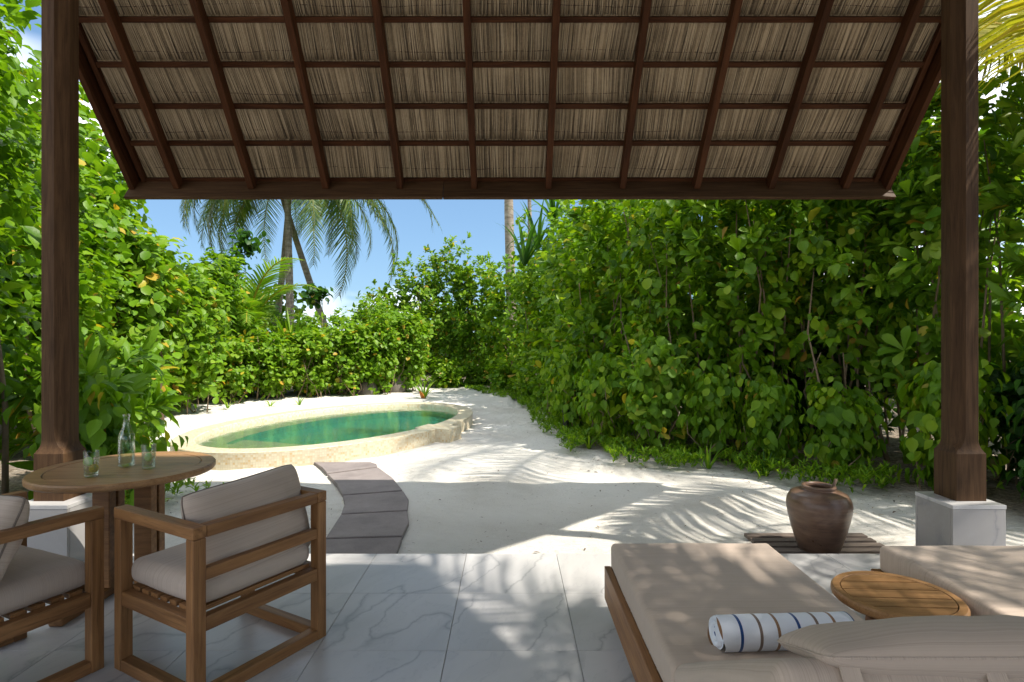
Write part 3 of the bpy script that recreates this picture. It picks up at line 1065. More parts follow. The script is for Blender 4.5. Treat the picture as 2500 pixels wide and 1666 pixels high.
def round_top(parent, rad, z_top, rim, nsl, mat, mat_rim, slat_rz=0.0, th=0.034, gap=0.004):
    n = 72
    rp = [(rad - rim, z_top - th), (rad - 0.008, z_top - th), (rad - 0.001, z_top - th + 0.008), (rad, z_top - th / 2), (rad - 0.001, z_top - 0.008), (rad - 0.008, z_top), (rad - rim + 0.002, z_top), (rad - rim, z_top - 0.003), (rad - rim, z_top - th)]
    link('table_rim', lathe('table_rim', rp, n), mat_rim, parent, smooth=False)
    ri = rad - rim - 0.004
    step = 2 * ri / nsl
    for k in range(nsl):
        y0 = -ri + k * step + gap / 2
        y1 = -ri + (k + 1) * step - gap / 2
        ptsT = []
        m = 10
        def cx(y): return math.sqrt(max(0, ri * ri - y * y))
        ys = [y0 + (y1 - y0) * i / m for i in range(m + 1)]
        out = [(cx(y), y) for y in ys] + [(-cx(y), y) for y in reversed(ys)]
        q = [out[0]]
        for p in out[1:]:
            if (Vector(p) - Vector(q[-1])).length > 1e-4:
                q.append(p)
        nn = len(q)
        vs = [(a, b, z_top - 0.002) for a, b in q] + [(a, b, z_top - 0.024) for a, b in q]
        fs = [tuple(range(nn)), tuple(range(nn, 2 * nn))[::-1]] + [(i, i + nn, (i + 1) % nn + nn, (i + 1) % nn) for i in range(nn)]
        o = link('slat', mesh('slat', vs, fs), mat, parent)
        o.rotation_euler = (0, 0, slat_rz)

TX, TY = -2.126, 3.18
def build_table():
    r = empty('dining_table', (TX, TY, 0), label='round teak dining table on a pedestal in front of the left post', cat='table')
    round_top(r, 0.442, 0.725, 0.075, 8, M['teak_light'], M['teak_light'], R(4), 0.036, 0.0015)
    for sx in (-1, 1):
        xx = sx * 0.115 + 0.0
        box('upright', (xx - 0.01, 0.0, 0.36), (0.095, 0.055, 0.60), M['teak'], r, 0.004).rotation_euler = (0, 0, 0)
        box('upright', (xx - 0.01, 0.075, 0.36), (0.095, 0.055, 0.60), M['teak'], r, 0.004)
    bar('foot', (-0.13, -0.34, 0.028), (-0.13, 0.36, 0.028), 0.075, 0.056, M['teak'], r, bev=0.012)
    bar('foot', (0.10, -0.06, 0.030), (0.10, 0.36, 0.030), 0.075, 0.052, M['teak'], r, bev=0.012)
    bar('bearer', (-0.33, 0.0, 0.675), (0.33, 0.0, 0.675), 0.16, 0.024, M['teak'], r)
build_table()

def build_drinks():
    zt = 0.7255
    # water bottle
    bx, by = -2.13, 3.185
    r = empty('water_bottle', (bx, by, zt), label='tall clear glass water bottle between two tumblers on the dining table', cat='bottle')
    R0, t = 0.0405, 0.003
    outer = [(0.001, 0.0), (R0 - 0.006, 0.0), (R0, 0.006), (R0, 0.150), (R0 - 0.002, 0.168), (0.032, 0.188), (0.021, 0.215), (0.0155, 0.245), (0.0150, 0.272), (0.0185, 0.275), (0.0185, 0.288)]
    inner = [(a - t if a > 0.01 else a, z) for a, z in outer]
    prof = outer + [(0.0150, 0.289)] + [(max(a - t, 0.001), max(z, 0.008)) for a, z in reversed(outer[:-1])]
    link('bottle_glass', lathe('bottle_glass', prof, 40), M['glass'], r, smooth=True)
    wp = [(0.0005, 0.0085), (R0 - t - 0.0008, 0.0095), (R0 - t - 0.0008, 0.150), (R0 - t - 0.003, 0.166), (0.028, 0.184), (0.0005, 0.184)]
    link('bottle_water', lathe('bottle_water', wp, 40), M['drink'], r, smooth=True)
    # faint white lettering running up the glass
    vs, fs = [], []
    def stroke(u0, v0, u1, v1, w=0.0012):
        a0, a1 = u0 / R0, u1 / R0
        base = -math.pi / 2 - 0.35
        for (a, z) in ((a0, v0 - w), (a1, v1 - w), (a1, v1 + w), (a0, v0 + w)):
            vs.append(((R0 + 0.0006) * math.cos(base + a), (R0 + 0.0006) * math.sin(base + a), z))
        n = len(vs)
        fs.append((n - 4, n - 3, n - 2, n - 1))
    z = 0.03
    for shape in 'NOSVONNO':
        h = 0.011
        u = 0.006
        if shape == 'N':
            stroke(-u, z, u, z); stroke(-u, z, u, z + h); stroke(-u, z + h, u, z + h)
        elif shape == 'O':
            stroke(-u, z, u, z); stroke(-u, z + h, u, z + h); stroke(-u, z + h / 2, -u + 0.002, z + h / 2, h / 2); stroke(u - 0.002, z + h / 2, u, z + h / 2, h / 2)
        elif shape == 'S':
            stroke(-u, z + h, 0, z + h); stroke(0, z, u, z); stroke(-0.001, z + h / 2, 0.001, z + h / 2, h / 2)
        else:
            stroke(-u, z, u, z + h / 2); stroke(-u, z + h, u, z + h / 2)
        z += 0.0155
    link('lettering', mesh('lettering', vs, fs), M['white_print'], r)
    def tumbler(x, y, label, slices):
        g = empty('tumbler', (x, y, zt), label=label, cat='glass', group='tumblers of lime water on the dining table')
        R1, hh = 0.0355, 0.130
        prof = [(0.0005, 0), (R1 * 0.86, 0), (R1 * 0.90, 0.004), (R1, hh - 0.001), (R1 - 0.001, hh), (R1 - 0.0018, hh - 0.001), (R1 * 0.90 - 0.002, 0.013), (0.0005, 0.013)]
        link('tumbler_glass', lathe('tumbler_glass', prof, 36), M['glass'], g, smooth=True)
        wp = [(0.0005, 0.0136), (R1 * 0.90 - 0.0027, 0.0138), (R1 * 0.95 - 0.0026, 0.082), (0.0005, 0.082)]
        link('drinking_water', lathe('drinking_water', wp, 36), M['drink'], g, smooth=True)
        for (px, py, pz, rx, ry, rz, mm, rad) in slices:
            o = link('citrus_slice', lathe('citrus_slice', [(0.0005, -0.0022), (rad, -0.0022), (rad, 0.0022), (0.0005, 0.0022)], 24), M[mm], g, (px, py, pz))
            o.rotation_euler = (rx, ry, rz)
            at = o.data.attributes.new('tone', 'FLOAT', 'POINT')
            at.data.foreach_set('value', np.full(len(o.data.vertices), 0.5, np.float32))
    tumbler(-2.15, 2.945, 'tumbler with lime and lemon slices standing left of the bottle', [(-0.008, -0.010, 0.078, R(80), R(8), R(15), 'lime', 0.023), (0.010, 0.004, 0.040, R(65), R(40), R(40), 'lemon', 0.022), (-0.003, 0.012, 0.040, R(70), 0, R(-20), 'lime', 0.021)])
    tumbler(-1.975, 3.135, 'tumbler with one pale lime slice standing right of the bottle', [(0.004, -0.008, 0.062, R(82), R(-10), R(-10), 'lime', 0.024)])
build_drinks()

# ================================================================== LOUNGERS
def make_lounger():
    """local x from 0 (left edge) to 0.82, local y=0 at the foot end, running towards -y"""
    r = empty('sun_lounger', (0, 0, 0))
    W, FL = 0.82, 1.14
    TK = M['teak']
    for xx in (-0.012, W + 0.012):
        bar('side_board', (xx, 0.012, 0.165), (xx, -1.98, 0.165), 0.032, 0.168, TK, r, bev=0.003)
    bar('end_board', (0.006, 0.0, 0.165), (W - 0.006, 0.0, 0.165), 0.026, 0.166, TK, r, bev=0.003)
    bar('end_board', (0.006, -1.965, 0.165), (W - 0.006, -1.965, 0.165), 0.026, 0.166, TK, r, bev=0.003)
    for xx in (0.06, W - 0.06):
        for yy in (-0.28, -1.7):
            box('foot', (xx, yy, 0.045), (0.06, 0.06, 0.09), M['black_metal'], r, 0.003, 1)
    for k in range(10):
        yy = -0.06 - k * 0.112
        bar('slat', (0.008, yy, 0.232), (W - 0.008, yy, 0.232), 0.07, 0.018, TK, r, bev=0.002)
    c = link('mattress', rounded_box('mattress', W, FL, 0.135, 0.026, 0.004, 18, 0.003, 5), M['fabric_y'], r, (W / 2, -FL / 2, 0.3095), True)
    # raised backrest: board and cushion pivoting at the end of the mattress
    th = R(30)
    L = 0.84
    d = Vector((0, -math.cos(th), math.sin(th)))
    nn = Vector((0, math.sin(th), math.cos(th)))
    p = Vector((W / 2, -FL - 0.006, 0.3095)) + nn * 0.004
    cb = link('backrest_cushion', rounded_box('backrest_cushion', W, L, 0.135, 0.040, 0.006, 18, 0.003, 9), M['fabric_x'], r, None, True)
    m = Matrix((Vector((1, 0, 0)), -d, nn)).transposed().to_4x4()
    m.translation = p + d * (L / 2) + nn * 0.0
    cb.matrix_local = m
    bb = link('backrest_board', box_mesh('backrest_board', W - 0.02, L, 0.02, 0.003), TK, r)
    m2 = m.copy()
    m2.translation = m.translation - nn * 0.080
    bb.matrix_local = m2
    # headrest bolster with straps over the head end
    me, border = pillow_mesh('headrest', W - 0.03, 0.25, 0.125, 26, 0.42, 0.02, 6.0, 0.006)
    hp = link('headrest', me, M['fabric_y'], r, None, True)
    m3 = m.copy()
    m3.translation = p + d * (L - 0.090) + nn * (0.0675 + 0.020) + Vector((0.075, 0, 0))
    hp.matrix_local = m3 @ Matrix.Rotation(R(10), 4, 'X')
    tube('piping', border, 0.003, M['fabric_x'], hp, 5)
    for u in (0.14, 0.42, 0.70):
        a = p + d * (L - 0.03) + nn * (0.0675 + 0.006)
        pts = [a, p + d * (L + 0.002) + nn * 0.071, p + d * (L + 0.014) + nn * 0.05, p + d * (L + 0.016) + nn * 0.01, p + d * (L + 0.012) - nn * 0.10]
        vs, fs = [], []
        for q in pts:
            vs.append((u - 0.019, q.y, q.z)); vs.append((u + 0.019, q.y, q.z))
        for i in range(len(pts) - 1):
            fs.append((2 * i, 2 * i + 1, 2 * i + 3, 2 * i + 2))
        s = link('strap', mesh('strap', vs, fs), M['fabric_x'], r)
        sm = s.modifiers.new('thick', 'SOLIDIFY')
        sm.thickness = 0.004
    return r

lg = make_lounger()
lg.location = (0.52, 2.975, 0)
tag(lg, 'sun lounger with rolled towel on its taupe mattress, left of the small side table', 'sun lounger', 'teak sun loungers on the terrace')
lg2 = copy_tree(lg)
lg2.location = (1.885, 2.94, 0)
tag(lg2, 'sun lounger cut by the right edge in front of the marble plinth', 'sun lounger', 'teak sun loungers on the terrace')

def build_towel():
    r = empty('rolled_towel', (0.70, 1.945, 0.377), R(3), label='rolled white towel with blue and brown stripes lying on the near lounger', cat='towel')
    n, Rr, L = 40, 0.057, 0.46
    vs, fs = [], []
    rows = 16
    for j in range(rows + 1):
        x = L * j / rows
        for i in range(n):
            a = 2 * math.pi * i / n
            rr = Rr * (1 + 0.03 * math.sin(3 * a + 1) + 0.02 * mnoise.noise(Vector((x * 9, math.cos(a) * 2, math.sin(a) * 2))))
            z = rr * math.sin(a)
            z = max(z, -Rr * 0.93)
            e = 0.012 * math.sin(a * 2) if j in (0,) else 0
            vs.append((x + e, rr * math.cos(a) * 1.04, z + Rr * 0.93))
    for j in range(rows):
        for i in range(n):
            i2 = (i + 1) % n
            fs.append((j * n + i, (j + 1) * n + i, (j + 1) * n + i2, j * n + i2))
    fs.append(tuple(range(rows * n, (rows + 1) * n))[::-1])
    link('towel_wrap', mesh('towel_wrap', vs, fs), M['towel'], r, smooth=True)
    # spiral end: a thick coil slightly proud
    vs, fs = [], []
    turns, seg = 2.4, 70
    for i in range(seg + 1):
        t = i / seg
        a = 0.6 + t * turns * 2 * math.pi
        rad = 0.010 + (Rr - 0.016) * t
        for (dr, dx) in ((-0.0085, 0.004), (-0.0035, -0.006), (0.0035, -0.006), (0.0085, 0.004)):
            vs.append((dx - 0.002, (rad + dr) * math.cos(a), max((rad + dr) * math.sin(a), -Rr * 0.9) + Rr * 0.93))
    for i in range(seg):
        for k in range(3):
            fs.append((i * 4 + k, i * 4 + k + 1, (i + 1) * 4 + k + 1, (i + 1) * 4 + k))
    link('towel_coil', mesh('towel_coil', vs, fs), M['towel_white'], r, smooth=True)
    link('towel_core', lathe('towel_core', [(0.0005, 0.0), (0.02, 0.0)], 16), M['towel_blue'], r, (-0.001, 0.0, Rr * 0.93)).rotation_euler = (0, R(-90), 0)
    link('towel_fill', lathe('towel_fill', [(0.0005, 0.0), (Rr * 0.9, 0.0)], 24), M['towel_white'], r, (0.003, 0.0, Rr * 0.95)).rotation_euler = (0, R(-90), 0)
build_towel()

def build_side_table():
    r = empty('side_table', (1.625, 2.41, 0), label='small round slatted teak side table between the two loungers', cat='side table')
    round_top(r, 0.243, 0.36, 0.036, 5, M['teak_light'], M['teak_light'], R(-3), 0.036, 0.006)
    for k in range(3):
        a = R(90 + 120 * k)
        bar('leg', (0.15 * math.cos(a), 0.15 * math.sin(a), 0.324), (0.19 * math.cos(a), 0.19 * math.sin(a), 0.0), 0.035, 0.035, M['teak'], r, (0, 1, 0.1))
    bar('cross_rail', (-0.16, 0, 0.31), (0.16, 0, 0.31), 0.04, 0.026, M['teak'], r)
build_side_table()

# ================================================================== GRATE AND URN
def build_urn():
    g = empty('foot_grate', (2.33, 4.2, SAND_Z), label='weathered slatted timber grate under the clay urn at the terrace edge', cat='grate')
    for k in range(7):
        bar('slat', (-0.47, -0.325 + k * 0.108, 0.030), (0.47, -0.325 + k * 0.108, 0.030), 0.075, 0.028, M['grey_wood'], g, bev=0.003)
    for xx in (-0.38, 0, 0.38):
        bar('bearer', (xx, -0.34, 0.0), (xx, 0.34, 0.0), 0.05, 0.03, M['grey_wood'], g, bev=0.002)
    u = empty('clay_urn', (2.262, 4.20, SAND_Z + 0.045), label='brown glazed clay urn standing on the timber grate', cat='urn')
    h = 0.455
    prof = [(0.001, 0.0), (0.140, 0.0), (0.150, 0.008), (0.172, 0.07), (0.198, 0.15), (0.221, 0.235), (0.234, 0.30), (0.2365, 0.335), (0.230, 0.368), (0.218, 0.392), (0.209, 0.402), (0.2075, 0.410), (0.200, 0.414),
            (0.160, 0.432), (0.128, 0.440), (0.118, 0.444), (0.118, 0.450), (0.124, 0.455), (0.124, 0.466), (0.117, 0.471), (0.108, 0.472), (0.100, 0.468), (0.097, 0.455), (0.100, 0.435), (0.19, 0.36), (0.2, 0.25), (0.001, 0.1)]
    prof = [(a * 0.925 if a > 0.01 else a, z) for a, z in prof]
    link('urn_body', lathe('urn_body', prof, 72), M['urn'], u, smooth=True)
    s = tube('dipper_handle', [(0.02, 0.02, 0.18), (0.098, -0.02, 0.47), (0.112, -0.028, 0.52)], [0.012, 0.0115, 0.011], M['stick'], None, 8)
    s.location = u.location
    tag(s, 'short wooden dipper handle sticking out of the clay urn', 'dipper')
build_urn()

# ================================================================== PLANTS
def leaf_template(kind):
    """rows of (t, half width, drop); leaf lies along +y, face up +z, length 1"""
    T = {
        'obovate': [(0.0, 0.02, 0.0), (0.38, 0.11, 0.05), (0.72, 0.20, 0.04), (0.90, 0.15, -0.01), (1.0, 0.0, -0.05)],
        'ovate':   [(0.0, 0.03, 0.0), (0.20, 0.25, 0.02), (0.45, 0.30, 0.03), (0.75, 0.15, -0.02), (1.0, 0.0, -0.10)],
        'round':   [(0.0, 0.03, 0.0), (0.25, 0.30, 0.03), (0.55, 0.40, 0.03), (0.85, 0.27, -0.01), (1.0, 0.0, -0.03)],
        'lance':   [(0.0, 0.015, 0.0), (0.25, 0.09, 0.04), (0.55, 0.12, 0.05), (0.82, 0.07, 0.0), (1.0, 0.0, -0.08)],
        'sword':   [(0.0, 0.03, 0.0), (0.3, 0.045, 0.02), (0.6, 0.04, -0.02), (0.85, 0.025, -0.12), (1.0, 0.0, -0.22)],
    }[kind]
    vs, fs = [], []
    for (t, w, z) in T[:-1]:
        up = 0.32 * w
        vs += [(-w, t, z + up), (0, t, z), (w, t, z + up)]
    vs.append((0, T[-1][0], T[-1][2]))
    n = len(T) - 1
    for i in range(n - 1):
        a, b = 3 * i, 3 * (i + 1)
        fs += [(a, a + 1, b + 1, b), (a + 1, a + 2, b + 2, b + 1)]
    a = 3 * (n - 1)
    tip = 3 * n
    fs += [(a, a + 1, tip), (a + 1, a + 2, tip)]
    return np.array(vs, float), fs
LEAF = {k: leaf_template(k) for k in ('obovate', 'ovate', 'round', 'lance', 'sword')}

def leaf_cloud_mesh(name, P, D, N, S, kind, tone):
    """P positions, D axis, N face normal (made square to D), S length"""
    V, F = LEAF[kind]
    D = D / np.linalg.norm(D, axis=1, keepdims=True)
    X = np.cross(D, N)
    ln = np.linalg.norm(X, axis=1, keepdims=True)
    ln[ln < 1e-6] = 1
    X = X / ln
    N = np.cross(X, D)
    k, m = len(P), len(V)
    vs = P[:, None, :] + S[:, None, None] * (V[None, :, 0, None] * X[:, None, :] + V[None, :, 1, None] * D[:, None, :] + V[None, :, 2, None] * N[:, None, :])
    vs = vs.reshape(-1, 3).astype(np.float32)
    loops = np.array([i for f in F for i in f])
    lens = np.array([len(f) for f in F])
    nl = len(loops)
    off = (np.arange(k) * m)[:, None]
    L = (loops[None, :] + off).reshape(-1).astype(np.int32)
    starts0 = np.concatenate([[0], np.cumsum(lens)[:-1]])
    ST = (starts0[None, :] + (np.arange(k) * nl)[:, None]).reshape(-1).astype(np.int32)
    me = bpy.data.meshes.new(name)
    me.vertices.add(k * m)
    me.vertices.foreach_set('co', vs.reshape(-1))
    me.loops.add(len(L))
    me.loops.foreach_set('vertex_index', L)
    me.polygons.add(len(ST))
    me.polygons.foreach_set('loop_start', ST)
    me.update(calc_edges=True)
    at = me.attributes.new('tone', 'FLOAT', 'POINT')
    at.data.foreach_set('value', np.repeat(tone, m).astype(np.float32))
    me.polygons.foreach_set('use_smooth', np.ones(len(ST), bool))
    return me

def unit(v):
    return v / np.maximum(np.linalg.norm(v, axis=-1, keepdims=True), 1e-9)

def spray_leaves(tips, dirs, kind, style, per, size, rng):
    """leaves around each twig tip. style: rosette (whorl at the end) or twig (alternate along it)"""
    k = len(tips)
    P, D, N, S = [], [], [], []
    up = np.array([0, 0, 1.0])
    a = unit(dirs)
    ref = np.where(np.abs(a[:, 2:3]) > 0.9, np.array([[1.0, 0, 0]]), np.array([[0, 0, 1.0]]))
    u = unit(np.cross(a, ref))
    w = np.cross(a, u)
    for i in range(per):
        ang = i * 2.399963 + rng.uniform(0, 6.28, k)
        if style == 'rosette':
            spread = rng.uniform(0.45, 1.25, k)
            d = unit(a * np.cos(spread)[:, None] + (u * np.cos(ang)[:, None] + w * np.sin(ang)[:, None]) * np.sin(spread)[:, None])
            p = tips - a * (rng.uniform(0, 0.5, k) * size)[:, None]
            n = unit(a + 0.4 * up + rng.normal(0, 0.15, (k, 3)))
        else:
            back = (i / per) * size * 3.2
            side = (u * np.cos(ang)[:, None] + w * np.sin(ang)[:, None])
            d = unit(side * 0.9 + a * 0.45 + np.array([0, 0, -0.28]) + rng.normal(0, 0.25, (k, 3)))
            p = tips - a * (back + rng.uniform(0, 0.3, k) * size)[:, None] + side * (0.15 * size)
            n = unit(up * 0.8 + a * 0.55 + rng.normal(0, 0.30, (k, 3)))
        if style == 'hang':
            d = unit(d * 0.6 + np.array([0, 0, -0.85]))
            n = unit(a + np.array([0, 0, 0.25]) + rng.normal(0, 0.25, (k, 3)))
        P.append(p); D.append(d); N.append(n)
        S.append(size * rng.uniform(0.5, 1.25, k))
    return np.concatenate(P), np.concatenate(D), np.concatenate(N), np.concatenate(S)

def crown_tips(rx, ry, z0, z1, n, rng, lump=0.28, surf=0.35, seed=0.0, flat=1.0):
    """twig tips through a lumpy crown; most lie near its skin"""
    v = unit(rng.normal(0, 1, (n, 3)))
    r = (1 - surf * rng.random(n) ** 1.6)
    lum = np.array([mnoise.noise(Vector((a[0] * 1.9 + seed, a[1] * 1.9, a[2] * 1.9))) for a in v])
    lum2 = np.array([mnoise.noise(Vector((a[0] * 4.5 + seed, a[1] * 4.5, a[2] * 4.5 + 7))) for a in v])
    r = r * (1 + lump * 1.5 * lum + lump * 0.9 * lum2)
    # squarish crown: fuller towards the bottom corners
    q = v * r[:, None]
    p = np.sign(q) * np.abs(q) ** 0.82
    zc, hz = (z0 + z1) / 2, (z1 - z0) / 2
    pos = np.stack([p[:, 0] * rx, p[:, 1] * ry, zc + p[:, 2] * hz], -1)
    dirs = unit(np.stack([v[:, 0], v[:, 1], v[:, 2] * 0.6 + 0.35 * flat], -1) + rng.normal(0, 0.25, (n, 3)))
    keep = pos[:, 2] > 0.06
    return pos[keep], dirs[keep]

def stems_for(r, tips, z0, rx, ry, k, rng, mat, rad=0.013):
    for i in range(k):
        t = tips[rng.integers(len(tips))]
        b = np.array([rng.uniform(-0.55, 0.55) * rx, rng.uniform(-0.55, 0.55) * ry, -0.05])
        e = np.array([b[0] + (t[0] - b[0]) * 0.75, b[1] + (t[1] - b[1]) * 0.75, max(t[2] * 0.92, z0 + 0.3)])
        m1 = b * 0.66 + e * 0.34 + rng.normal(0, 0.05, 3)
        m2 = b * 0.33 + e * 0.67 + rng.normal(0, 0.07, 3)
        tube('stem', [b, m1, m2, e], [rad * 1.2, rad, rad * 0.8, rad * 0.4], mat, r, 5)

SHRUB_N = [0]
def shrub(x, y, rx, ry, z0, z1, kind, style, mat, size, tips, per, label, cat='shrub', group=None, stems=4, name='shrub', lump=0.28, surf=0.4, tone=(0.1, 0.85), pale=0.03, rad=0.013, parts=0, gz=None, flat=1.0, lean=(0, 0), mixed=False):
    SHRUB_N[0] += 1
    sd = SHRUB_N[0]
    rng = np.random.default_rng(100 + sd)
    r = empty(name, (x, y, SAND_Z if gz is None else gz), label=label, cat=cat, group=group)
    T, Dr = crown_tips(rx, ry, z0, z1, tips, rng, lump, surf, sd * 3.7, flat)
    T[:, 0] += lean[0] * T[:, 2]
    T[:, 1] += lean[1] * T[:, 2]
    P, D, N, S = spray_leaves(T, Dr, kind, style, per, size, rng)
    ok = P[:, 2] > 0.02
    P, D, N, S = P[ok], D[ok], N[ok], S[ok]
    tn = rng.uniform(tone[0], tone[1], len(P)) * 0.9
    # neighbouring leaves of one twig share a tone
    tn = 0.55 * tn + 0.45 * np.array([0.5 + 0.5 * mnoise.noise(Vector(p) * 1.7 + Vector((sd, 0, 0))) for p in P]) * 0.9
    yel = rng.random(len(P)) < pale
    tn[yel] = rng.uniform(0.93, 1.0, yel.sum())
    if parts:
        # the leaves nearest the camera side, one object each
        base = np.array([x, y, 0])
        vis = -(P @ np.array([-x, -y, 0.6 * y]) / np.hypot(x, y))
        order = np.argsort(np.linalg.norm(P + base - np.array([0, 0, H]), axis=1) - 0.15 * S)
        pick = order[:parts]
        rest = np.ones(len(P), bool)
        rest[pick] = False
        V, F = LEAF[kind]
        mes = []
        for q in range(6):
            me = mesh('leaf', V, F)
            at = me.attributes.new('tone', 'FLOAT', 'POINT')
            tv = 0.97 if q == 5 else 0.15 + 0.14 * q
            at.data.foreach_set('value', np.full(len(V), tv, np.float32))
            me.materials.append(mat)
            me.polygons.foreach_set('use_smooth', np.ones(len(me.polygons), bool))
            mes.append(me)
        for i in pick:
            d = Vector(D[i]).normalized()
            xx = d.cross(Vector(N[i])).normalized()
            nn = xx.cross(d)
            mm = Matrix((xx, d, nn)).transposed().to_4x4() @ Matrix.Scale(S[i], 4)
            mm.translation = P[i]
            q = 5 if tn[i] > 0.92 else min(4, max(0, int((tn[i] - 0.08) / 0.15)))
            o = bpy.data.objects.new('leaf', mes[q])
            COL.objects.link(o)
            o.parent = r
            o.matrix_local = mm
        P, D, N, S, tn = P[rest], D[rest], N[rest], S[rest], tn[rest]
    f = link('foliage', leaf_cloud_mesh('foliage', P, D, N, S, kind, tn), mat, r)
    f['kind'] = 'stuff'
    if mixed:
        k2, st2, sz2 = {'round': ('obovate', 'rosette', 1.25), 'obovate': ('round', 'twig', 0.75), 'ovate': ('round', 'hang', 0.8), 'lance': ('ovate', 'twig', 0.6)}[kind]
        T2, D2 = crown_tips(rx * 1.03, ry * 1.03, z0, z1, int(tips * 0.4), rng, lump, 0.25, sd * 3.7, flat)
        P, D, N, S = spray_leaves(T2, D2, k2, st2, per, size * sz2, rng)
        S = S * rng.uniform(0.6, 1.25, len(S))
        ok = P[:, 2] > 0.02
        tn = rng.uniform(tone[0], tone[1], len(P)) * 0.9
        yel = rng.random(len(P)) < pale * 1.6
        tn[yel] = rng.uniform(0.93, 1.0, yel.sum())
        f = link('foliage', leaf_cloud_mesh('foliage', P[ok], D[ok], N[ok], S[ok], k2, tn[ok]), mat, r)
        f['kind'] = 'stuff'
    if stems:
        stems_for(r, T, z0, rx, ry, stems, rng, M['twig'], rad)
    return r

# ---- low hedge behind the pool
hx = [(-8.6, 12.75), (-7.75, 13.4), (-6.95, 14.05), (-6.1, 14.65), (-5.3, 15.2), (-4.5, 15.65), (-3.75, 16.1), (-3.05, 16.7)]
h_lab = ['leftmost low bright shrub of the hedge behind the pool', 'yellow green rounded shrub at the left end of the pool hedge', 'pale yellow green shrub of the pool hedge beside the young palm',
         'bright shrub of the pool hedge left of the sword leaved clump', 'bright shrub of the pool hedge right of the sword leaved clump', 'bright shrub with round leaves below the leaning palm trunk',
         'taller mixed shrub near the right end of the pool hedge', 'last shrub of the pool hedge beside the spider lily']
for i, (x, y) in enumerate(hx):
    hgt = [1.7, 1.72, 1.72, 1.78, 1.85, 1.95, 2.2, 2.4][i]
    shrub(x, y, 0.74, 0.66, 0.14, hgt, 'round', 'twig', M['leaf_bright'], 0.135, 330, 9, h_lab[i], group='low hedge shrubs behind the pool', stems=16, rad=0.012, lump=0.22,
          tone=(0.5, 1.03) if i < 4 else (0.3, 0.98), pale=0.05 if i < 4 else 0.03, gz=SAND_Z + 0.09)

for i, (x, y) in enumerate([(-8.0, 14.7), (-7.0, 15.5), (-5.9, 16.2), (-4.9, 16.8), (-3.9, 17.5)]):
    shrub(x, y, 0.85, 0.75, 0.05, [2.0, 2.2, 2.45, 2.5, 3.0][i], 'ovate', 'twig', M['leaf_mid'], 0.15, 260, 8, ['leftmost shrub of the shaded row behind the pool hedge', 'shrub of the shaded row behind the young palm', 'middle shrub of the shaded row behind the pool hedge',
          'shrub of the shaded row below the upright palm trunk', 'rightmost shrub of the shaded row behind the pool hedge'][i], group='shaded shrubs behind the pool hedge', stems=3, gz=SAND_Z + 0.05)

# ---- tall trees on the left
TREES_L = 'leafy trees beside the terrace on the left'
shrub(-7.35, 11.0, 1.1, 1.0, 0.4, 3.9, 'round', 'twig', M['leaf_bright'], 0.19, 520, 9, 'light green round leaved tree behind the young palm', 'tree', TREES_L, 7, 'tree', rad=0.03, tone=(0.2, 0.95), pale=0.035)
shrub(-7.75, 9.4, 1.2, 1.1, 0.3, 4.9, 'round', 'twig', M['leaf_bright'], 0.19, 620, 9, 'tall light green tree reaching the roof verge on the left', 'tree', TREES_L, 7, 'tree', rad=0.035, tone=(0.1, 0.85))
shrub(-6.45, 7.9, 0.9, 0.9, 0.2, 3.5, 'round', 'twig', M['leaf_mid'], 0.17, 420, 9, 'mid green bushy tree right of the left post', 'tree', TREES_L, 5, 'tree', rad=0.025)
shrub(-7.1, 6.8, 1.2, 1.1, 0.3, 7.0, 'ovate', 'twig', M['leaf_bright'], 0.19, 760, 9, 'tall tree with oval leaves filling the left edge above', 'tree', TREES_L, 7, 'tree', rad=0.04, tone=(0.1, 0.9))
shrub(-5.2, 5.3, 0.85, 0.9, 0.2, 5.4, 'ovate', 'twig', M['leaf_mid'], 0.17, 420, 8, 'shaded slender tree left of the left post', 'tree', TREES_L, 7, 'tree', rad=0.025, surf=0.7, tone=(0.0, 0.8), parts=60)
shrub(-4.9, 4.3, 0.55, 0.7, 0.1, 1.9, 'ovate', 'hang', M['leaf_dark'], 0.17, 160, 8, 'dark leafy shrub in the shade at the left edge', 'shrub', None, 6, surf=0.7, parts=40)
shrub(-8.8, 11.6, 1.4, 1.3, 0.3, 6.4, 'round', 'twig', M['leaf_bright'], 0.20, 560, 9, 'tall bright tree half hidden by the left post', 'tree', TREES_L, 4, 'tree', rad=0.035)
shrub(-8.3, 7.4, 1.0, 1.0, 1.5, 8.6, 'ovate', 'twig', M['leaf_bright'], 0.19, 620, 9, 'very tall leafy tree at the top left corner', 'tree', TREES_L, 4, 'tree', rad=0.04)
shrub(-10.5, 9.0, 1.6, 1.6, 0.3, 8.0, 'round', 'twig', M['leaf_bright'], 0.22, 600, 9, 'farthest bright tree at the left edge of the garden', 'tree', TREES_L, 4, 'tree', rad=0.04)

shrub(-6.95, 12.5, 0.8, 0.7, 0.3, 3.2, 'round', 'twig', M['leaf_bright'], 0.16, 300, 9, 'light green round leaved shrub left of the young palm', 'shrub', None, 5, tone=(0.3, 1.0), pale=0.04)

shrub(-7.55, 14.6, 0.8, 0.7, 0.8, 3.9, 'round', 'twig', M['leaf_bright'], 0.16, 300, 9, 'taller round leaved shrub directly behind the young palm fronds', 'shrub', None, 5, tone=(0.1, 0.9), lump=0.4)

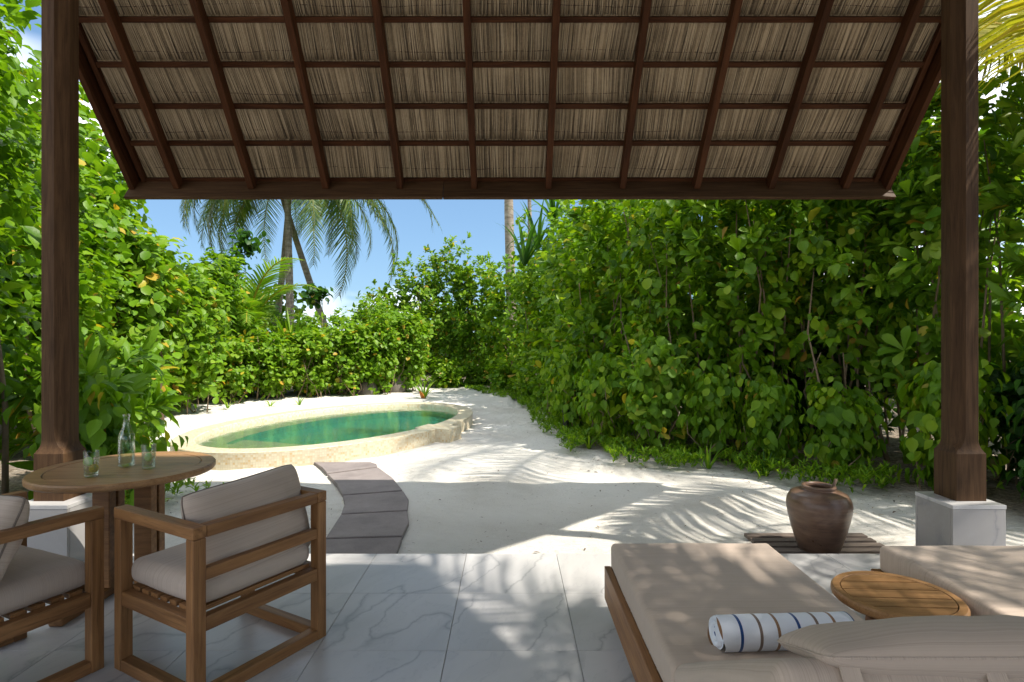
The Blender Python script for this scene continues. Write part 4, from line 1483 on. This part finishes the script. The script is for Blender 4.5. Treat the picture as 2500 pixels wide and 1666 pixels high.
# ---- plants by the dining table
shrub(-3.72, 5.25, 0.62, 0.55, 0.15, 1.38, 'ovate', 'hang', M['leaf_mid'], 0.165, 105, 7, 'broad leaved shrub with drooping leaves behind the water bottle', 'shrub', None, 6, surf=0.7, tone=(0.0, 0.75), pale=0.06, parts=150)
shrub(-4.45, 6.0, 0.7, 0.6, 0.15, 1.75, 'lance', 'rosette', M['leaf_bright'], 0.34, 60, 9, 'bright lance leaved shrub between the left post and the pool', 'shrub', None, 5, surf=0.7, tone=(0.1, 0.7), parts=120)
shrub(-5.0, 7.3, 0.6, 0.6, 0.15, 1.6, 'round', 'twig', M['leaf_bright'], 0.14, 190, 9, 'small bright shrub at the near left end of the pool', 'shrub', None, 4)

# ---- right hedge wall
RH = 'tall hedge shrubs on the right of the sand'
rows = [
    (-4.4, 18.9, 0.9, 0.8, 0.2, 3.1, 'round', 'twig', 'leaf_bright', 0.15, 330, 9, 'round leaved shrub left of the open sky at the end of the pool'),
    (-3.3, 19.3, 1.0, 0.8, 0.4, 4.2, 'obovate', 'rosette', 'leaf_bright', 0.20, 320, 11, 'bright scaevola shrub under the hanging palm fronds'),
    (-2.2, 19.8, 1.0, 0.8, 0.8, 5.0, 'obovate', 'rosette', 'leaf_bright', 0.20, 340, 11, 'tallest bright scaevola shrub left of the grey palm trunk'),
    (-1.1, 19.5, 0.9, 0.8, 0.8, 4.5, 'obovate', 'rosette', 'leaf_mid', 0.20, 320, 11, 'scaevola shrub above the dark hollow with bare branches'),
    (0.0, 18.4, 1.0, 0.9, 0.3, 4.2, 'obovate', 'rosette', 'leaf_mid', 0.20, 340, 11, 'scaevola shrub at the foot of the grey palm trunk'),
    (1.0, 15.7, 1.1, 1.1, 0.15, 4.5, 'round', 'twig', 'leaf_mid', 0.16, 480, 9, 'dense shrub right of the grey palm trunk'),
    (1.7, 13.7, 1.1, 1.1, 0.15, 5.0, 'obovate', 'rosette', 'leaf_mid', 0.20, 420, 11, 'tall rosette leaved shrub beside the pandanus'),
    (1.75, 11.7, 1.1, 1.1, 0.15, 4.7, 'round', 'twig', 'leaf_mid', 0.16, 520, 9, 'dense round leaved shrub in the middle of the right hedge'),
    (1.95, 9.9, 1.1, 1.0, 0.12, 4.5, 'obovate', 'rosette', 'leaf_mid', 0.20, 380, 11, 'rosette leaved shrub where the sand bends right'),
    (2.55, 8.6, 1.0, 0.9, 0.12, 4.4, 'ovate', 'twig', 'leaf_mid', 0.16, 430, 9, 'oval leaved shrub left of the bare stems'),
    (3.5, 8.1, 1.0, 0.9, 0.9, 4.6, 'obovate', 'rosette', 'leaf_mid', 0.21, 340, 11, 'rosette leaved shrub behind the clay urn'),
    (4.5, 7.6, 1.0, 0.9, 1.1, 4.8, 'ovate', 'twig', 'leaf_mid', 0.16, 360, 9, 'open shrub with many thin upright stems left of the right post'),
    (5.4, 7.0, 1.0, 0.9, 0.4, 5.0, 'obovate', 'rosette', 'leaf_bright', 0.24, 330, 11, 'sunlit large leaved shrub beyond the right post'),
    (6.1, 5.6, 0.9, 0.9, 0.2, 4.4, 'lance', 'rosette', 'leaf_bright', 0.30, 260, 11, 'bright long leaved shrub at the right edge'),
    (3.3, 10.6, 1.2, 1.2, 0.5, 4.9, 'obovate', 'rosette', 'leaf_bright', 0.21, 360, 11, 'taller shrub of the back row under the eave'),
    (4.6, 9.4, 1.2, 1.1, 0.5, 4.9, 'round', 'twig', 'leaf_bright', 0.17, 380, 9, 'round leaved back row shrub under the right end of the eave'),
    (6.2, 8.6, 1.2, 1.1, 0.5, 5.2, 'obovate', 'rosette', 'leaf_bright', 0.22, 340, 11, 'tall back row shrub between the roof verge and right post'),
    (2.9, 13.2, 1.2, 1.2, 0.5, 5.8, 'round', 'twig', 'leaf_mid', 0.17, 360, 9, 'tall back row shrub right of the pandanus'),
]
for i, q in enumerate(rows):
    far = q[1] > 12
    q = q[:10] + (int(q[10] * 0.8),) + q[11:]
    shrub(*q[:8], M[q[8]], q[9], q[10], q[11], q[12], group=RH, stems=6 if far else 14, rad=0.016, tone=(0.0, 1.03), pale=0.025, surf=0.6, mixed=True, lump=0.42)

# ---- lower plants at the front of the right hedge
RF = 'low plants along the front of the right hedge'
front = [
    (-2.0, 18.3, 0.6, 0.5, 0.03, 1.0, 'round', 'twig', 'leaf_mid', 0.13, 150, 8, 'low shrub closing the far end of the sand on the left', 0),
    (-1.1, 18.7, 0.7, 0.5, 0.03, 1.1, 'ovate', 'twig', 'leaf_mid', 0.13, 170, 8, 'low shrub under the dark hollow with bare branches', 0),
    (-0.1, 17.2, 0.6, 0.6, 0.03, 1.1, 'round', 'twig', 'leaf_mid', 0.13, 160, 8, 'low shrub in front of the grey palm trunk', 0),
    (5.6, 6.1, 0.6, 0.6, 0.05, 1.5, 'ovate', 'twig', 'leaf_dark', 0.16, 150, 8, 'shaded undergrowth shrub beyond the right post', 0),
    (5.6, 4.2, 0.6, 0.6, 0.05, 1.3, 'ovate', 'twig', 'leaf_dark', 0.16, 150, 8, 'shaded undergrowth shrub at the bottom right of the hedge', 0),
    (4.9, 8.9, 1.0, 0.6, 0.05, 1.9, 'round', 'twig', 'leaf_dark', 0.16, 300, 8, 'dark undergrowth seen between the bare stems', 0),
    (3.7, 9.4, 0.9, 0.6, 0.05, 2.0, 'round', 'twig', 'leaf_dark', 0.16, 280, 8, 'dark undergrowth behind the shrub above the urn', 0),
    (0.75, 15.0, 0.6, 0.5, 0.05, 1.0, 'round', 'twig', 'leaf_mid', 0.12, 150, 8, 'low shrub at the far bend of the sand', 0),
    (0.95, 12.9, 0.5, 0.6, 0.05, 1.5, 'obovate', 'rosette', 'leaf_mid', 0.17, 110, 10, 'low rosette shrub facing the right end of the pool', 0),
    (1.05, 11.2, 0.5, 0.6, 0.05, 1.5, 'ovate', 'hang', 'leaf_mid', 0.14, 150, 8, 'low drooping shrub facing the pool weir', 0),
    (1.15, 9.8, 0.5, 0.55, 0.05, 1.6, 'ovate', 'hang', 'leaf_mid', 0.14, 150, 8, 'low drooping shrub beside the black path light', 0),
    (1.45, 8.6, 0.5, 0.5, 0.05, 1.5, 'ovate', 'hang', 'leaf_mid', 0.14, 150, 8, 'low drooping shrub at the corner where the sand turns', 0),
    (2.0, 7.8, 0.5, 0.4, 0.25, 1.7, 'round', 'hang', 'leaf_bright', 0.13, 150, 8, 'yellow green round leaved shrub in the hedge front', 60),
    (2.65, 7.5, 0.45, 0.4, 0.25, 1.35, 'ovate', 'hang', 'leaf_mid', 0.15, 130, 8, 'heart leaved shrub left of the clay urn', 60),
    (3.25, 7.15, 0.45, 0.4, 0.2, 1.25, 'ovate', 'hang', 'leaf_mid', 0.15, 120, 8, 'heart leaved shrub directly behind the clay urn', 60),
    (3.9, 6.7, 0.45, 0.4, 0.15, 1.2, 'ovate', 'hang', 'leaf_mid', 0.16, 110, 8, 'heart leaved shrub left of the right post', 60),
    (4.5, 5.9, 0.45, 0.45, 0.1, 1.5, 'ovate', 'hang', 'leaf_mid', 0.17, 110, 8, 'heart leaved shrub close behind the right post', 60),
    (4.9, 4.9, 0.5, 0.5, 0.1, 1.6, 'ovate', 'hang', 'leaf_dark', 0.17, 110, 8, 'dark leaved shrub right of the right plinth', 40),
]
for q in front:
    q = q[:10] + (int(q[10] * 0.75),) + q[11:]
    shrub(*q[:8], M[q[8]], q[9], q[10], q[11], q[12], group=RF, stems=7, rad=0.009, mixed=True, tone=(0.05, 1.0), pale=0.05 if 'yellow' in q[12] else 0.015, surf=0.6, parts=q[13])

# ---- creeping ground cover along the sand edges
def ground_cover():
    rng = np.random.default_rng(5)
    pts = []
    def along(line, dens, w0, w1):
        for (a, b) in zip(line[:-1], line[1:]):
            a, b = np.array(a), np.array(b)
            L = np.linalg.norm(b - a)
            n = int(L * dens)
            t = rng.random(n)
            nr = np.array([b[1] - a[1], -(b[0] - a[0])]) / L
            off = rng.uniform(w0, w1, n)
            q = a + (b - a) * t[:, None] + nr * off[:, None]
            pts.append(q)
    along(HEDGE_LINE[1:14], 300, -0.9, 0.16)
    P2 = np.concatenate(pts)
    nz = np.array([mnoise.noise(Vector((p[0] * 2.2, p[1] * 2.2, 3))) for p in P2])
    dd = sand_dist(P2[:, 0], P2[:, 1])
    keep = (nz > -0.18 + np.clip(dd, 0, 1) * 2.5)
    P2 = P2[keep]
    n = len(P2)
    h = rng.uniform(0.04, 0.20, n) * np.where(P2[:, 1] > 9, 0.75, 1)
    tips = np.stack([P2[:, 0], P2[:, 1], SAND_Z + 0.02 + h], -1)
    dirs = np.stack([rng.normal(0, 0.35, n), rng.normal(0, 0.35, n), np.ones(n)], -1)
    P, D, N, S = spray_leaves(tips, dirs, 'lance', 'rosette', 7, 0.085, rng)
    tn = rng.uniform(0.1, 0.8, len(P))
    o = link('ground_cover', leaf_cloud_mesh('ground_cover', P, D, N, S, 'lance', tn), M['leaf_mid'])
    tag(o, 'low creeping herbs along the foot of the right hedge', 'ground cover', kind='stuff')
    pts.clear()
    q = np.stack([rng.normal(-3.45, 0.22, 120), rng.normal(5.5, 0.28, 120)], -1)
    n = len(q)
    tips = np.stack([q[:, 0], q[:, 1], SAND_Z + 0.02 + rng.uniform(0.03, 0.2, n)], -1)
    dirs = np.stack([rng.normal(0, 0.35, n), rng.normal(0, 0.35, n), np.ones(n)], -1)
    P, D, N, S = spray_leaves(tips, dirs, 'lance', 'rosette', 8, 0.085, rng)
    o = link('herb_patch', leaf_cloud_mesh('herb_patch', P, D, N, S, 'lance', rng.uniform(0.2, 0.8, len(P))), M['leaf_bright'])
    tag(o, 'patch of small green herbs on the sand behind the dining table', 'ground cover', kind='stuff')
ground_cover()

# ---- sand litter: bits of leaf and twig
def litter():
    rng = np.random.default_rng(9)
    x = rng.uniform(-6, 4, 40000)
    y = 3.9 + 14 * rng.random(40000) ** 1.3
    d = sand_dist(x, y)
    rel = np.stack([x - POOL_C[0], y - POOL_C[1]], -1)
    e = np.sqrt((rel @ POOL_U / (POOL_A + 0.08)) ** 2 + (rel @ POOL_V / (POOL_B + 0.08)) ** 2)
    ok = (d > -0.3) & (e > 1.02) & (rng.random(40000) < 0.055 + 0.5 * np.exp(-np.clip(d, 0, 9) / 0.35))
    x, y = x[ok], y[ok]
    n = len(x)
    z, _ = ground_height(x, y)
    z = z + noise2(x, y, 0.7, 1.0) * 0.026 + noise2(x, y, 2.2, 5.0) * 0.020 + 0.008
    P = np.stack([x, y, z], -1)
    D = np.stack([rng.normal(0, 1, n), rng.normal(0, 1, n), rng.normal(0, 0.12, n)], -1)
    N = np.stack([rng.normal(0, 0.2, n), rng.normal(0, 0.2, n), np.ones(n)], -1)
    S = rng.uniform(0.008, 0.034, n) * np.where(rng.random(n) < 0.1, 2.2, 1)
    t = NT('dry_leaf')
    lv = t.n('ShaderNodeAttribute', attribute_name='tone').outputs['Fac']
    mat = t.done(t.pbr(t.ramp(lv, [(0.0, (0.05, 0.03, 0.02)), (0.6, (0.14, 0.08, 0.04)), (1.0, (0.36, 0.24, 0.11))]), 0.8))
    o = link('fallen_leaves', leaf_cloud_mesh('fallen_leaves', P, D, N, S, 'lance', rng.random(n)), mat)
    tag(o, 'scattered dry leaf bits on the white sand', 'litter', kind='stuff')
litter()

# ---- strap leaved plants
def strap_plant(x, y, z, n, L, mat, label, name='strap_plant', arch=1.0, width=1.0, cat='plant', seed=1, group=None, rise=1.0):
    rng = np.random.default_rng(seed)
    r = empty(name, (x, y, z), label=label, cat=cat, group=group)
    for i in range(n):
        a = i * 2.4 + rng.uniform(-0.3, 0.3)
        lean = rng.uniform(0.25, 0.95) * arch
        ln = L * rng.uniform(0.7, 1.1)
        vs, fs = [], []
        d = Vector((math.cos(a), math.sin(a), 0))
        side = Vector((-math.sin(a), math.cos(a), 0))
        p = Vector((0, 0, 0)) + d * 0.02
        el = R(88) - lean * R(35)
        m = 7
        for k in range(m + 1):
            t = k / m
            w = 0.026 * L * width * (0.65 + 0.7 * math.sin(min(1, t * 1.2 + 0.15) * math.pi * 0.8)) * (1 - t ** 3) + 0.0005
            vs += [p - side * w + Vector((0, 0, w * 0.3)), p.copy(), p + side * w + Vector((0, 0, w * 0.3))]
            p = p + (d * math.cos(el) + Vector((0, 0, math.sin(el)))) * (ln / m)
            el -= lean * R(15) * (0.4 + t * 1.4)
        for k in range(m):
            b = k * 3
            fs += [(b, b + 1, b + 4, b + 3), (b + 1, b + 2, b + 5, b + 4)]
        me = mesh('leaf', vs, fs)
        at = me.attributes.new('tone', 'FLOAT', 'POINT')
        at.data.foreach_set('value', np.full(len(vs), rng.uniform(0.2, 0.85), np.float32))
        link('leaf', me, mat, r, smooth=True)
    return r
sl = strap_plant(-2.2, 14.7, SAND_Z + 0.08, 14, 0.75, M['leaf_bright'], 'spider lily with arching strap leaves at the far end of the pool', 'spider_lily', 1.0, 1.0, seed=3)
tube('dead_stalk', [(0.0, -0.05, 0.0), (-0.05, -0.08, 0.12), (-0.10, -0.10, 0.22)], [0.05, 0.045, 0.02], M['orange'], sl, 6)
strap_plant(-5.9, 15.5, SAND_Z + 0.9, 16, 1.7, M['leaf_mid'], 'upright sword leaved clump rising out of the pool hedge', 'sword_plant', 0.45, 0.9, seed=5)
for k in range(4):
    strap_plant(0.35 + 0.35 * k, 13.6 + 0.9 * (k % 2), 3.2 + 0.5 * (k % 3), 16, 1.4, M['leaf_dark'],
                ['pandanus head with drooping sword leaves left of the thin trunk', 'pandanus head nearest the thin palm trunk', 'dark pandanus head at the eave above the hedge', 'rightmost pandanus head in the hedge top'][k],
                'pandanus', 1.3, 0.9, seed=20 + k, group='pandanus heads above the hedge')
for k, (x, y) in enumerate([(2.42, 7.0), (1.55, 7.35), (1.15, 8.35), (2.95, 6.62)]):
    strap_plant(x, y, SAND_Z, 9 + 2 * k, [0.5, 0.36, 0.45, 0.42][k], M['leaf_dark' if k % 2 else 'leaf_mid'], ['arching strap leaved tuft among the herbs left of the urn', 'strap leaved tuft at the bend of the sand edge', 'strap leaved tuft below the black path light', 'strap leaved tuft nearest the urn'][k],
                'strap_plant', 1.2, 0.9, seed=40 + k, group='strap leaved tufts along the hedge foot')
for k, (x, y) in enumerate([(-6.4, 13.0), (-5.6, 13.4), (-5.0, 13.6), (-7.1, 12.3)]):
    strap_plant(x, y, SAND_Z + 0.04, 7, 0.32, M['leaf_bright'], ['second sprout from the left on the sand behind the pool', 'third sprout from the left on the sand behind the pool', 'rightmost sprout on the sand behind the pool', 'leftmost sprout on the sand behind the pool'][k],
                'sprout', 1.2, 1.3, seed=60 + k, group='sprouts on the sand behind the pool')

# ---- boulders and path light
def boulder(x, y, s, label, seed):
    bm = bmesh.new()
    bmesh.ops.create_icosphere(bm, subdivisions=3, radius=1.0)
    for v in bm.verts:
        k = 1 + 0.22 * mnoise.noise(v.co * 1.4 + Vector((seed, 0, 0)))
        v.co = Vector((v.co.x * s[0] * k, v.co.y * s[1] * k, v.co.z * s[2] * k))
    o = link('boulder', from_bm('boulder', bm), M['boulder'], None, (x, y, SAND_Z + s[2] * 0.6), True)
    tag(o, label, 'boulder', 'grey boulders at the hedge foot')
boulder(-3.30, 16.5, (0.30, 0.25, 0.42), 'tall grey boulder half hidden by the pool hedge', 1)
boulder(-3.95, 15.9, (0.28, 0.24, 0.30), 'smaller grey boulder in the pool hedge', 5)
pb = empty('path_light', (0.93, 9.55, SAND_Z), label='black bollard path light among the hedge leaves', cat='path light')
link('light_post', lathe('light_post', [(0.0005, 0), (0.05, 0), (0.05, 0.36), (0.0005, 0.36)], 20), M['black_metal'], pb)
link('light_cap', lathe('light_cap', [(0.0005, 0.375), (0.062, 0.375), (0.062, 0.42), (0.05, 0.44), (0.0005, 0.445)], 20), M['black_metal'], pb)

# ---- palms
def frond_mesh(name, L, droop, nl, leaf_len, rng, hang=0.5, start_el=0.5, width=0.045, fold=0.0):
    """one pinnate frond, base at the origin, growing along +y"""
    vs, fs, tone = [], [], []
    m = 16
    pts, tang = [], []
    p = Vector((0, 0, 0))
    el = start_el
    for k in range(m + 1):
        pts.append(p.copy())
        d = Vector((0, math.cos(el), math.sin(el)))
        tang.append(d)
        p = p + d * (L / m)
        el -= droop / m * (0.5 + 1.0 * k / m)
    # rachis
    tv, tf = tube_arrays(pts, [0.030 * (1 - 0.85 * k / m) + 0.003 for k in range(m + 1)], 5)
    vs += list(tv); fs += tf; tone += [0.95] * len(tv)
    for i in range(nl):
        t = 0.10 + 0.90 * (i + 0.5) / nl
        f = t * m
        k = min(m - 1, int(f))
        u = f - k
        base = pts[k].lerp(pts[k + 1], u)
        ax = tang[k]
        ll = leaf_len * (0.55 + 0.75 * math.sin(math.pi * min(1, t * 0.95 + 0.08)) ) * (1 - 0.35 * t)
        for s in (-1, 1):
            sd = Vector((s, 0, 0))
            out = (sd * (1.0 - 0.35 * t) + ax * (0.45 + 0.5 * t) + Vector((0, 0, 0.18 - hang * 0.4)) + Vector((rng.normal(0, 0.07), rng.normal(0, 0.07), rng.normal(0, 0.07)))).normalized()
            q = base.copy()
            w = width * (0.7 + 0.5 * math.sin(math.pi * t))
            b = len(vs)
            seg = 4
            for j in range(seg + 1):
                r = j / seg
                ww = w * 0.5 * (1 - r ** 2.2) + 0.001
                vs.append(q + ax * ww + Vector((0, 0, ww * 0.3)))
                vs.append(q - ax * ww + Vector((0, 0, ww * 0.3)))
                o2 = (out + Vector((0, 0, -hang * 1.9 * r * r))).normalized()
                q = q + o2 * (ll / seg)
            tn = rng.uniform(0.1, 0.85)
            tone += [tn] * (2 * (seg + 1))
            for j in range(seg):
                fs.append((b + 2 * j, b + 2 * j + 1, b + 2 * j + 3, b + 2 * j + 2))
    me = mesh(name, vs, fs)
    at = me.attributes.new('tone', 'FLOAT', 'POINT')
    at.data.foreach_set('value', np.array(tone, np.float32))
    return me

rngp = np.random.default_rng(77)
FR = [frond_mesh('frond', 4.9, R(105), 60, 0.85, rngp, 0.55, R(28)), frond_mesh('frond', 4.7, R(120), 60, 0.85, rngp, 0.7, R(20)), frond_mesh('frond', 4.6, R(75), 58, 0.8, rngp, 0.35, R(45))]
for me in FR: me.materials.append(M['leaf_palm'])
FG = [frond_mesh('frond', 4.6, R(95), 105, 1.55, rngp, 0.95, R(30), 0.055)]
for me in FG: me.materials.append(M['leaf_palm_gold'])
FY = [frond_mesh('frond', 2.7, R(110), 42, 0.62, rngp, 0.45, R(72), 0.045)]
for me in FY: me.materials.append(M['leaf_bright'])

def palm(base, top, label, nf, rng, r0=0.17, fr=FR, bow=0.3, scale=1.0, azs=None, els=None, group='coconut palms', name='coconut_palm', scales=None):
    base, top = Vector(base), Vector(top)
    r = empty(name, base, label=label, cat='palm', group=group)
    pts, rad = [], []
    n = 14
    side = Vector((rng.normal(0, 1), rng.normal(0, 1), 0)).normalized() if bow is not None else Vector()
    for k in range(n + 1):
        t = k / n
        p = (top - base) * t
        p += side * bow * math.sin(math.pi * t)
        pts.append(p)
        rad.append(r0 * (1.25 - 0.45 * t) * (1 + 0.03 * math.sin(k * 2.1)) * (1.3 if k == 0 else 1))
    tube('trunk', pts, rad, M['palm_bark'], r, 10)
    for i in range(nf):
        az = (azs[i] if azs else i * 2.399963 + rng.uniform(-0.2, 0.2))
        tier = i / max(1, nf - 1)
        tilt = els[i] if els else R(40) - tier * R(75) + rng.uniform(-0.1, 0.1)
        o = bpy.data.objects.new('frond', fr[i % len(fr)])
        COL.objects.link(o)
        o.parent = r
        o.location = top - base + Vector((0, 0, 0.1 * (1 - tier)))
        o.rotation_mode = 'XYZ'
        # local +y is outward; rotate about z by az - 90deg, tilt about local x
        m = Matrix.Rotation(az - math.pi / 2, 4, 'Z') @ Matrix.Rotation(tilt, 4, 'X') @ Matrix.Rotation(rng.uniform(-0.3, 0.3), 4, 'Y') @ Matrix.Scale((scales or {}).get(i, scale) * rng.uniform(0.94, 1.06), 4)
        m.translation = o.location
        o.matrix_local = m
    return r

def px(x, y, z):
    """world point at pixel x,y of the photograph and distance z (used for siting only)"""
    return Vector(((x - 1245) * z / 1400, z, H + (833 - y) * z / 1400))

PG = 'coconut palms beyond the pool hedge'
def vis_palm(zd, xb, xt, yt, label, seed, nf=20, r0=0.16, bow=0.25, **k):
    top = px(xt, yt, zd)
    base = px(xb, 833, zd)
    base.z = SAND_Z
    return palm(base, top, label, nf, np.random.default_rng(seed), r0, FR, bow, group=PG, **k)
HANG = dict(azs=[R(a) for a in (-8, 14, -28, 35, 60, 95, 130, 150, 165, 178, 190, 205, 225, 250, 275, 300, 325, 345)],
            els=[R(e) for e in (-42, -25, -50, -38, -20, -30, -36, -22, -48, -34, -40, -25, -44, -30, -45, -28, -40, -15)])
vis_palm(23.5, 655, 712, 395, 'palm trunk leaning right, leftmost of the three beyond the hedge', 1, 18, 0.125, 0.15, scale=1.22, scales={0: 1.5, 1: 1.55, 2: 1.45, 16: 1.5, 17: 1.6}, **HANG)
vis_palm(22, 712, 700, 385, 'upright brown palm trunk in the middle of the three beyond the hedge', 2, 18, 0.135, 0.25, scale=1.12, azs=[a + 0.17 for a in HANG['azs']], els=HANG['els'][::-1], scales={0: 1.5, 17: 1.5})
vis_palm(23, 838, 655, 370, 'palm trunk leaning far left, rightmost of the three beyond the hedge', 4, 18, 0.12, 0.05, azs=[a + 0.09 for a in HANG['azs']], els=HANG['els'])
vis_palm(21, 1254, 1238, 100, 'thick grey palm trunk rising right of the open sky', 5, 16, 0.16, 0.1)
vis_palm(27, 1296, 1286, 190, 'thin palm trunk right of the thick grey trunk', 6, 16, 0.095, 0.1)

yp = empty('young_palm', (-7.3, 16.0, SAND_Z), label='young palm with arching green fronds behind the pool hedge', cat='palm')
rg = np.random.default_rng(15)
for i in range(13):
    o = bpy.data.objects.new('frond', FY[0])
    COL.objects.link(o)
    o.parent = yp
    tilt = R(rg.uniform(-32, 22))
    m = Matrix.Rotation(i * 2.4 + rg.uniform(-0.2, 0.2), 4, 'Z') @ Matrix.Rotation(tilt, 4, 'X') @ Matrix.Scale(rg.uniform(0.85, 1.25), 4)
    m.translation = (0, 0, 1.55)
    o.matrix_local = m
tube('trunk', [(0, 0, 0), (0, 0, 1.65)], [0.12, 0.09], M['palm_bark'], yp, 8)

# palms to the right of the terrace: their fronds give the dappled shade
palm((5.5, 5.3, SAND_Z), (5.35, 5.2, 3.75), 'golden fronded young palm at the right edge above the hedge', 6, np.random.default_rng(31), 0.12, FG, 0.05, 0.85,
     azs=[R(a) for a in (221, 345, 20, 60, 95, 320)], els=[R(e) for e in (3, 20, 20, 30, 25, 20)], scales={0: 0.66}, group='palms shading the terrace')
palm((8.2, 8.0, SAND_Z), (5.7, 6.7, 7.9), 'coconut palm above the right hedge outside the roof', 10, np.random.default_rng(32), 0.15, FR, 0.2, 0.95, group='palms shading the terrace')
palm((7.4, 0.6, SAND_Z), (6.0, 0.3, 6.5), 'coconut palm shading the loungers from the right', 12, np.random.default_rng(33), 0.15, FR, 0.2, 0.9,
     azs=[R(a) for a in (166, 178, 190, 152, 205, 130, 100, 70, 30, 340, 290, 240)], els=[R(e) for e in (-8, 8, -18, -25, 5, 10, -20, 12, -15, 10, -20, 15)], group='palms shading the terrace')

# ---- sea grape sprays against the sky
for k, (p, s) in enumerate([(px(600, 590, 17), 0.55), (px(770, 715, 18.5), 0.5), (px(560, 640, 16.5), 0.6)]):
    shrub(p.x, p.y, s, s * 0.7, p.z - SAND_Z - s * 0.8, p.z - SAND_Z + s * 0.8, 'round', 'twig', M['leaf_dark'], 0.21, 26, 6,
          ['dark sea grape spray against the sky left of the palm trunks', 'dark sea grape spray between two palm trunks', 'dark sea grape foliage above the young palm', 'leafy branch in the sky gap beside the roof verge'][k],
          'sea grape', 'sea grapes standing against the sky', 1, 'sea_grape', surf=0.9, rad=0.016)

# ---- dense mass far behind
def thicket():
    rng = np.random.default_rng(50)
    P, D, N, S = [], [], [], []
    for (cx, cy, rx, ry, z1, n) in [(-22, 27, 8, 3, 7, 700), (-13, 24, 5, 3, 4.0, 420), (-6, 27, 5, 2.5, 2.0, 420), (-1, 25, 4, 2, 3.6, 380), (5, 22, 4, 4, 6.5, 640), (11, 17, 5, 5, 7.5, 900), (-15, 15, 4, 5, 9, 800), (13, 8, 4, 5, 7.5, 600), (-14, 5, 3, 5, 9, 600)]:
        T, Dr = crown_tips(rx, ry, 0.0, z1, n, rng, 0.3, 0.5, cx)
        T = T + np.array([cx, cy, SAND_Z])
        a, b, c, d = spray_leaves(T, Dr, 'round', 'twig', 8, 0.34, rng)
        P.append(a); D.append(b); N.append(c); S.append(d)
    P, D, N, S = map(np.concatenate, (P, D, N, S))
    o = link('thicket', leaf_cloud_mesh('thicket', P, D, N, S, 'round', rng.uniform(0, 0.8, len(P))), M['leaf_mid'])
    tag(o, 'dense green thicket closing the garden far behind', 'thicket', kind='stuff')
thicket()
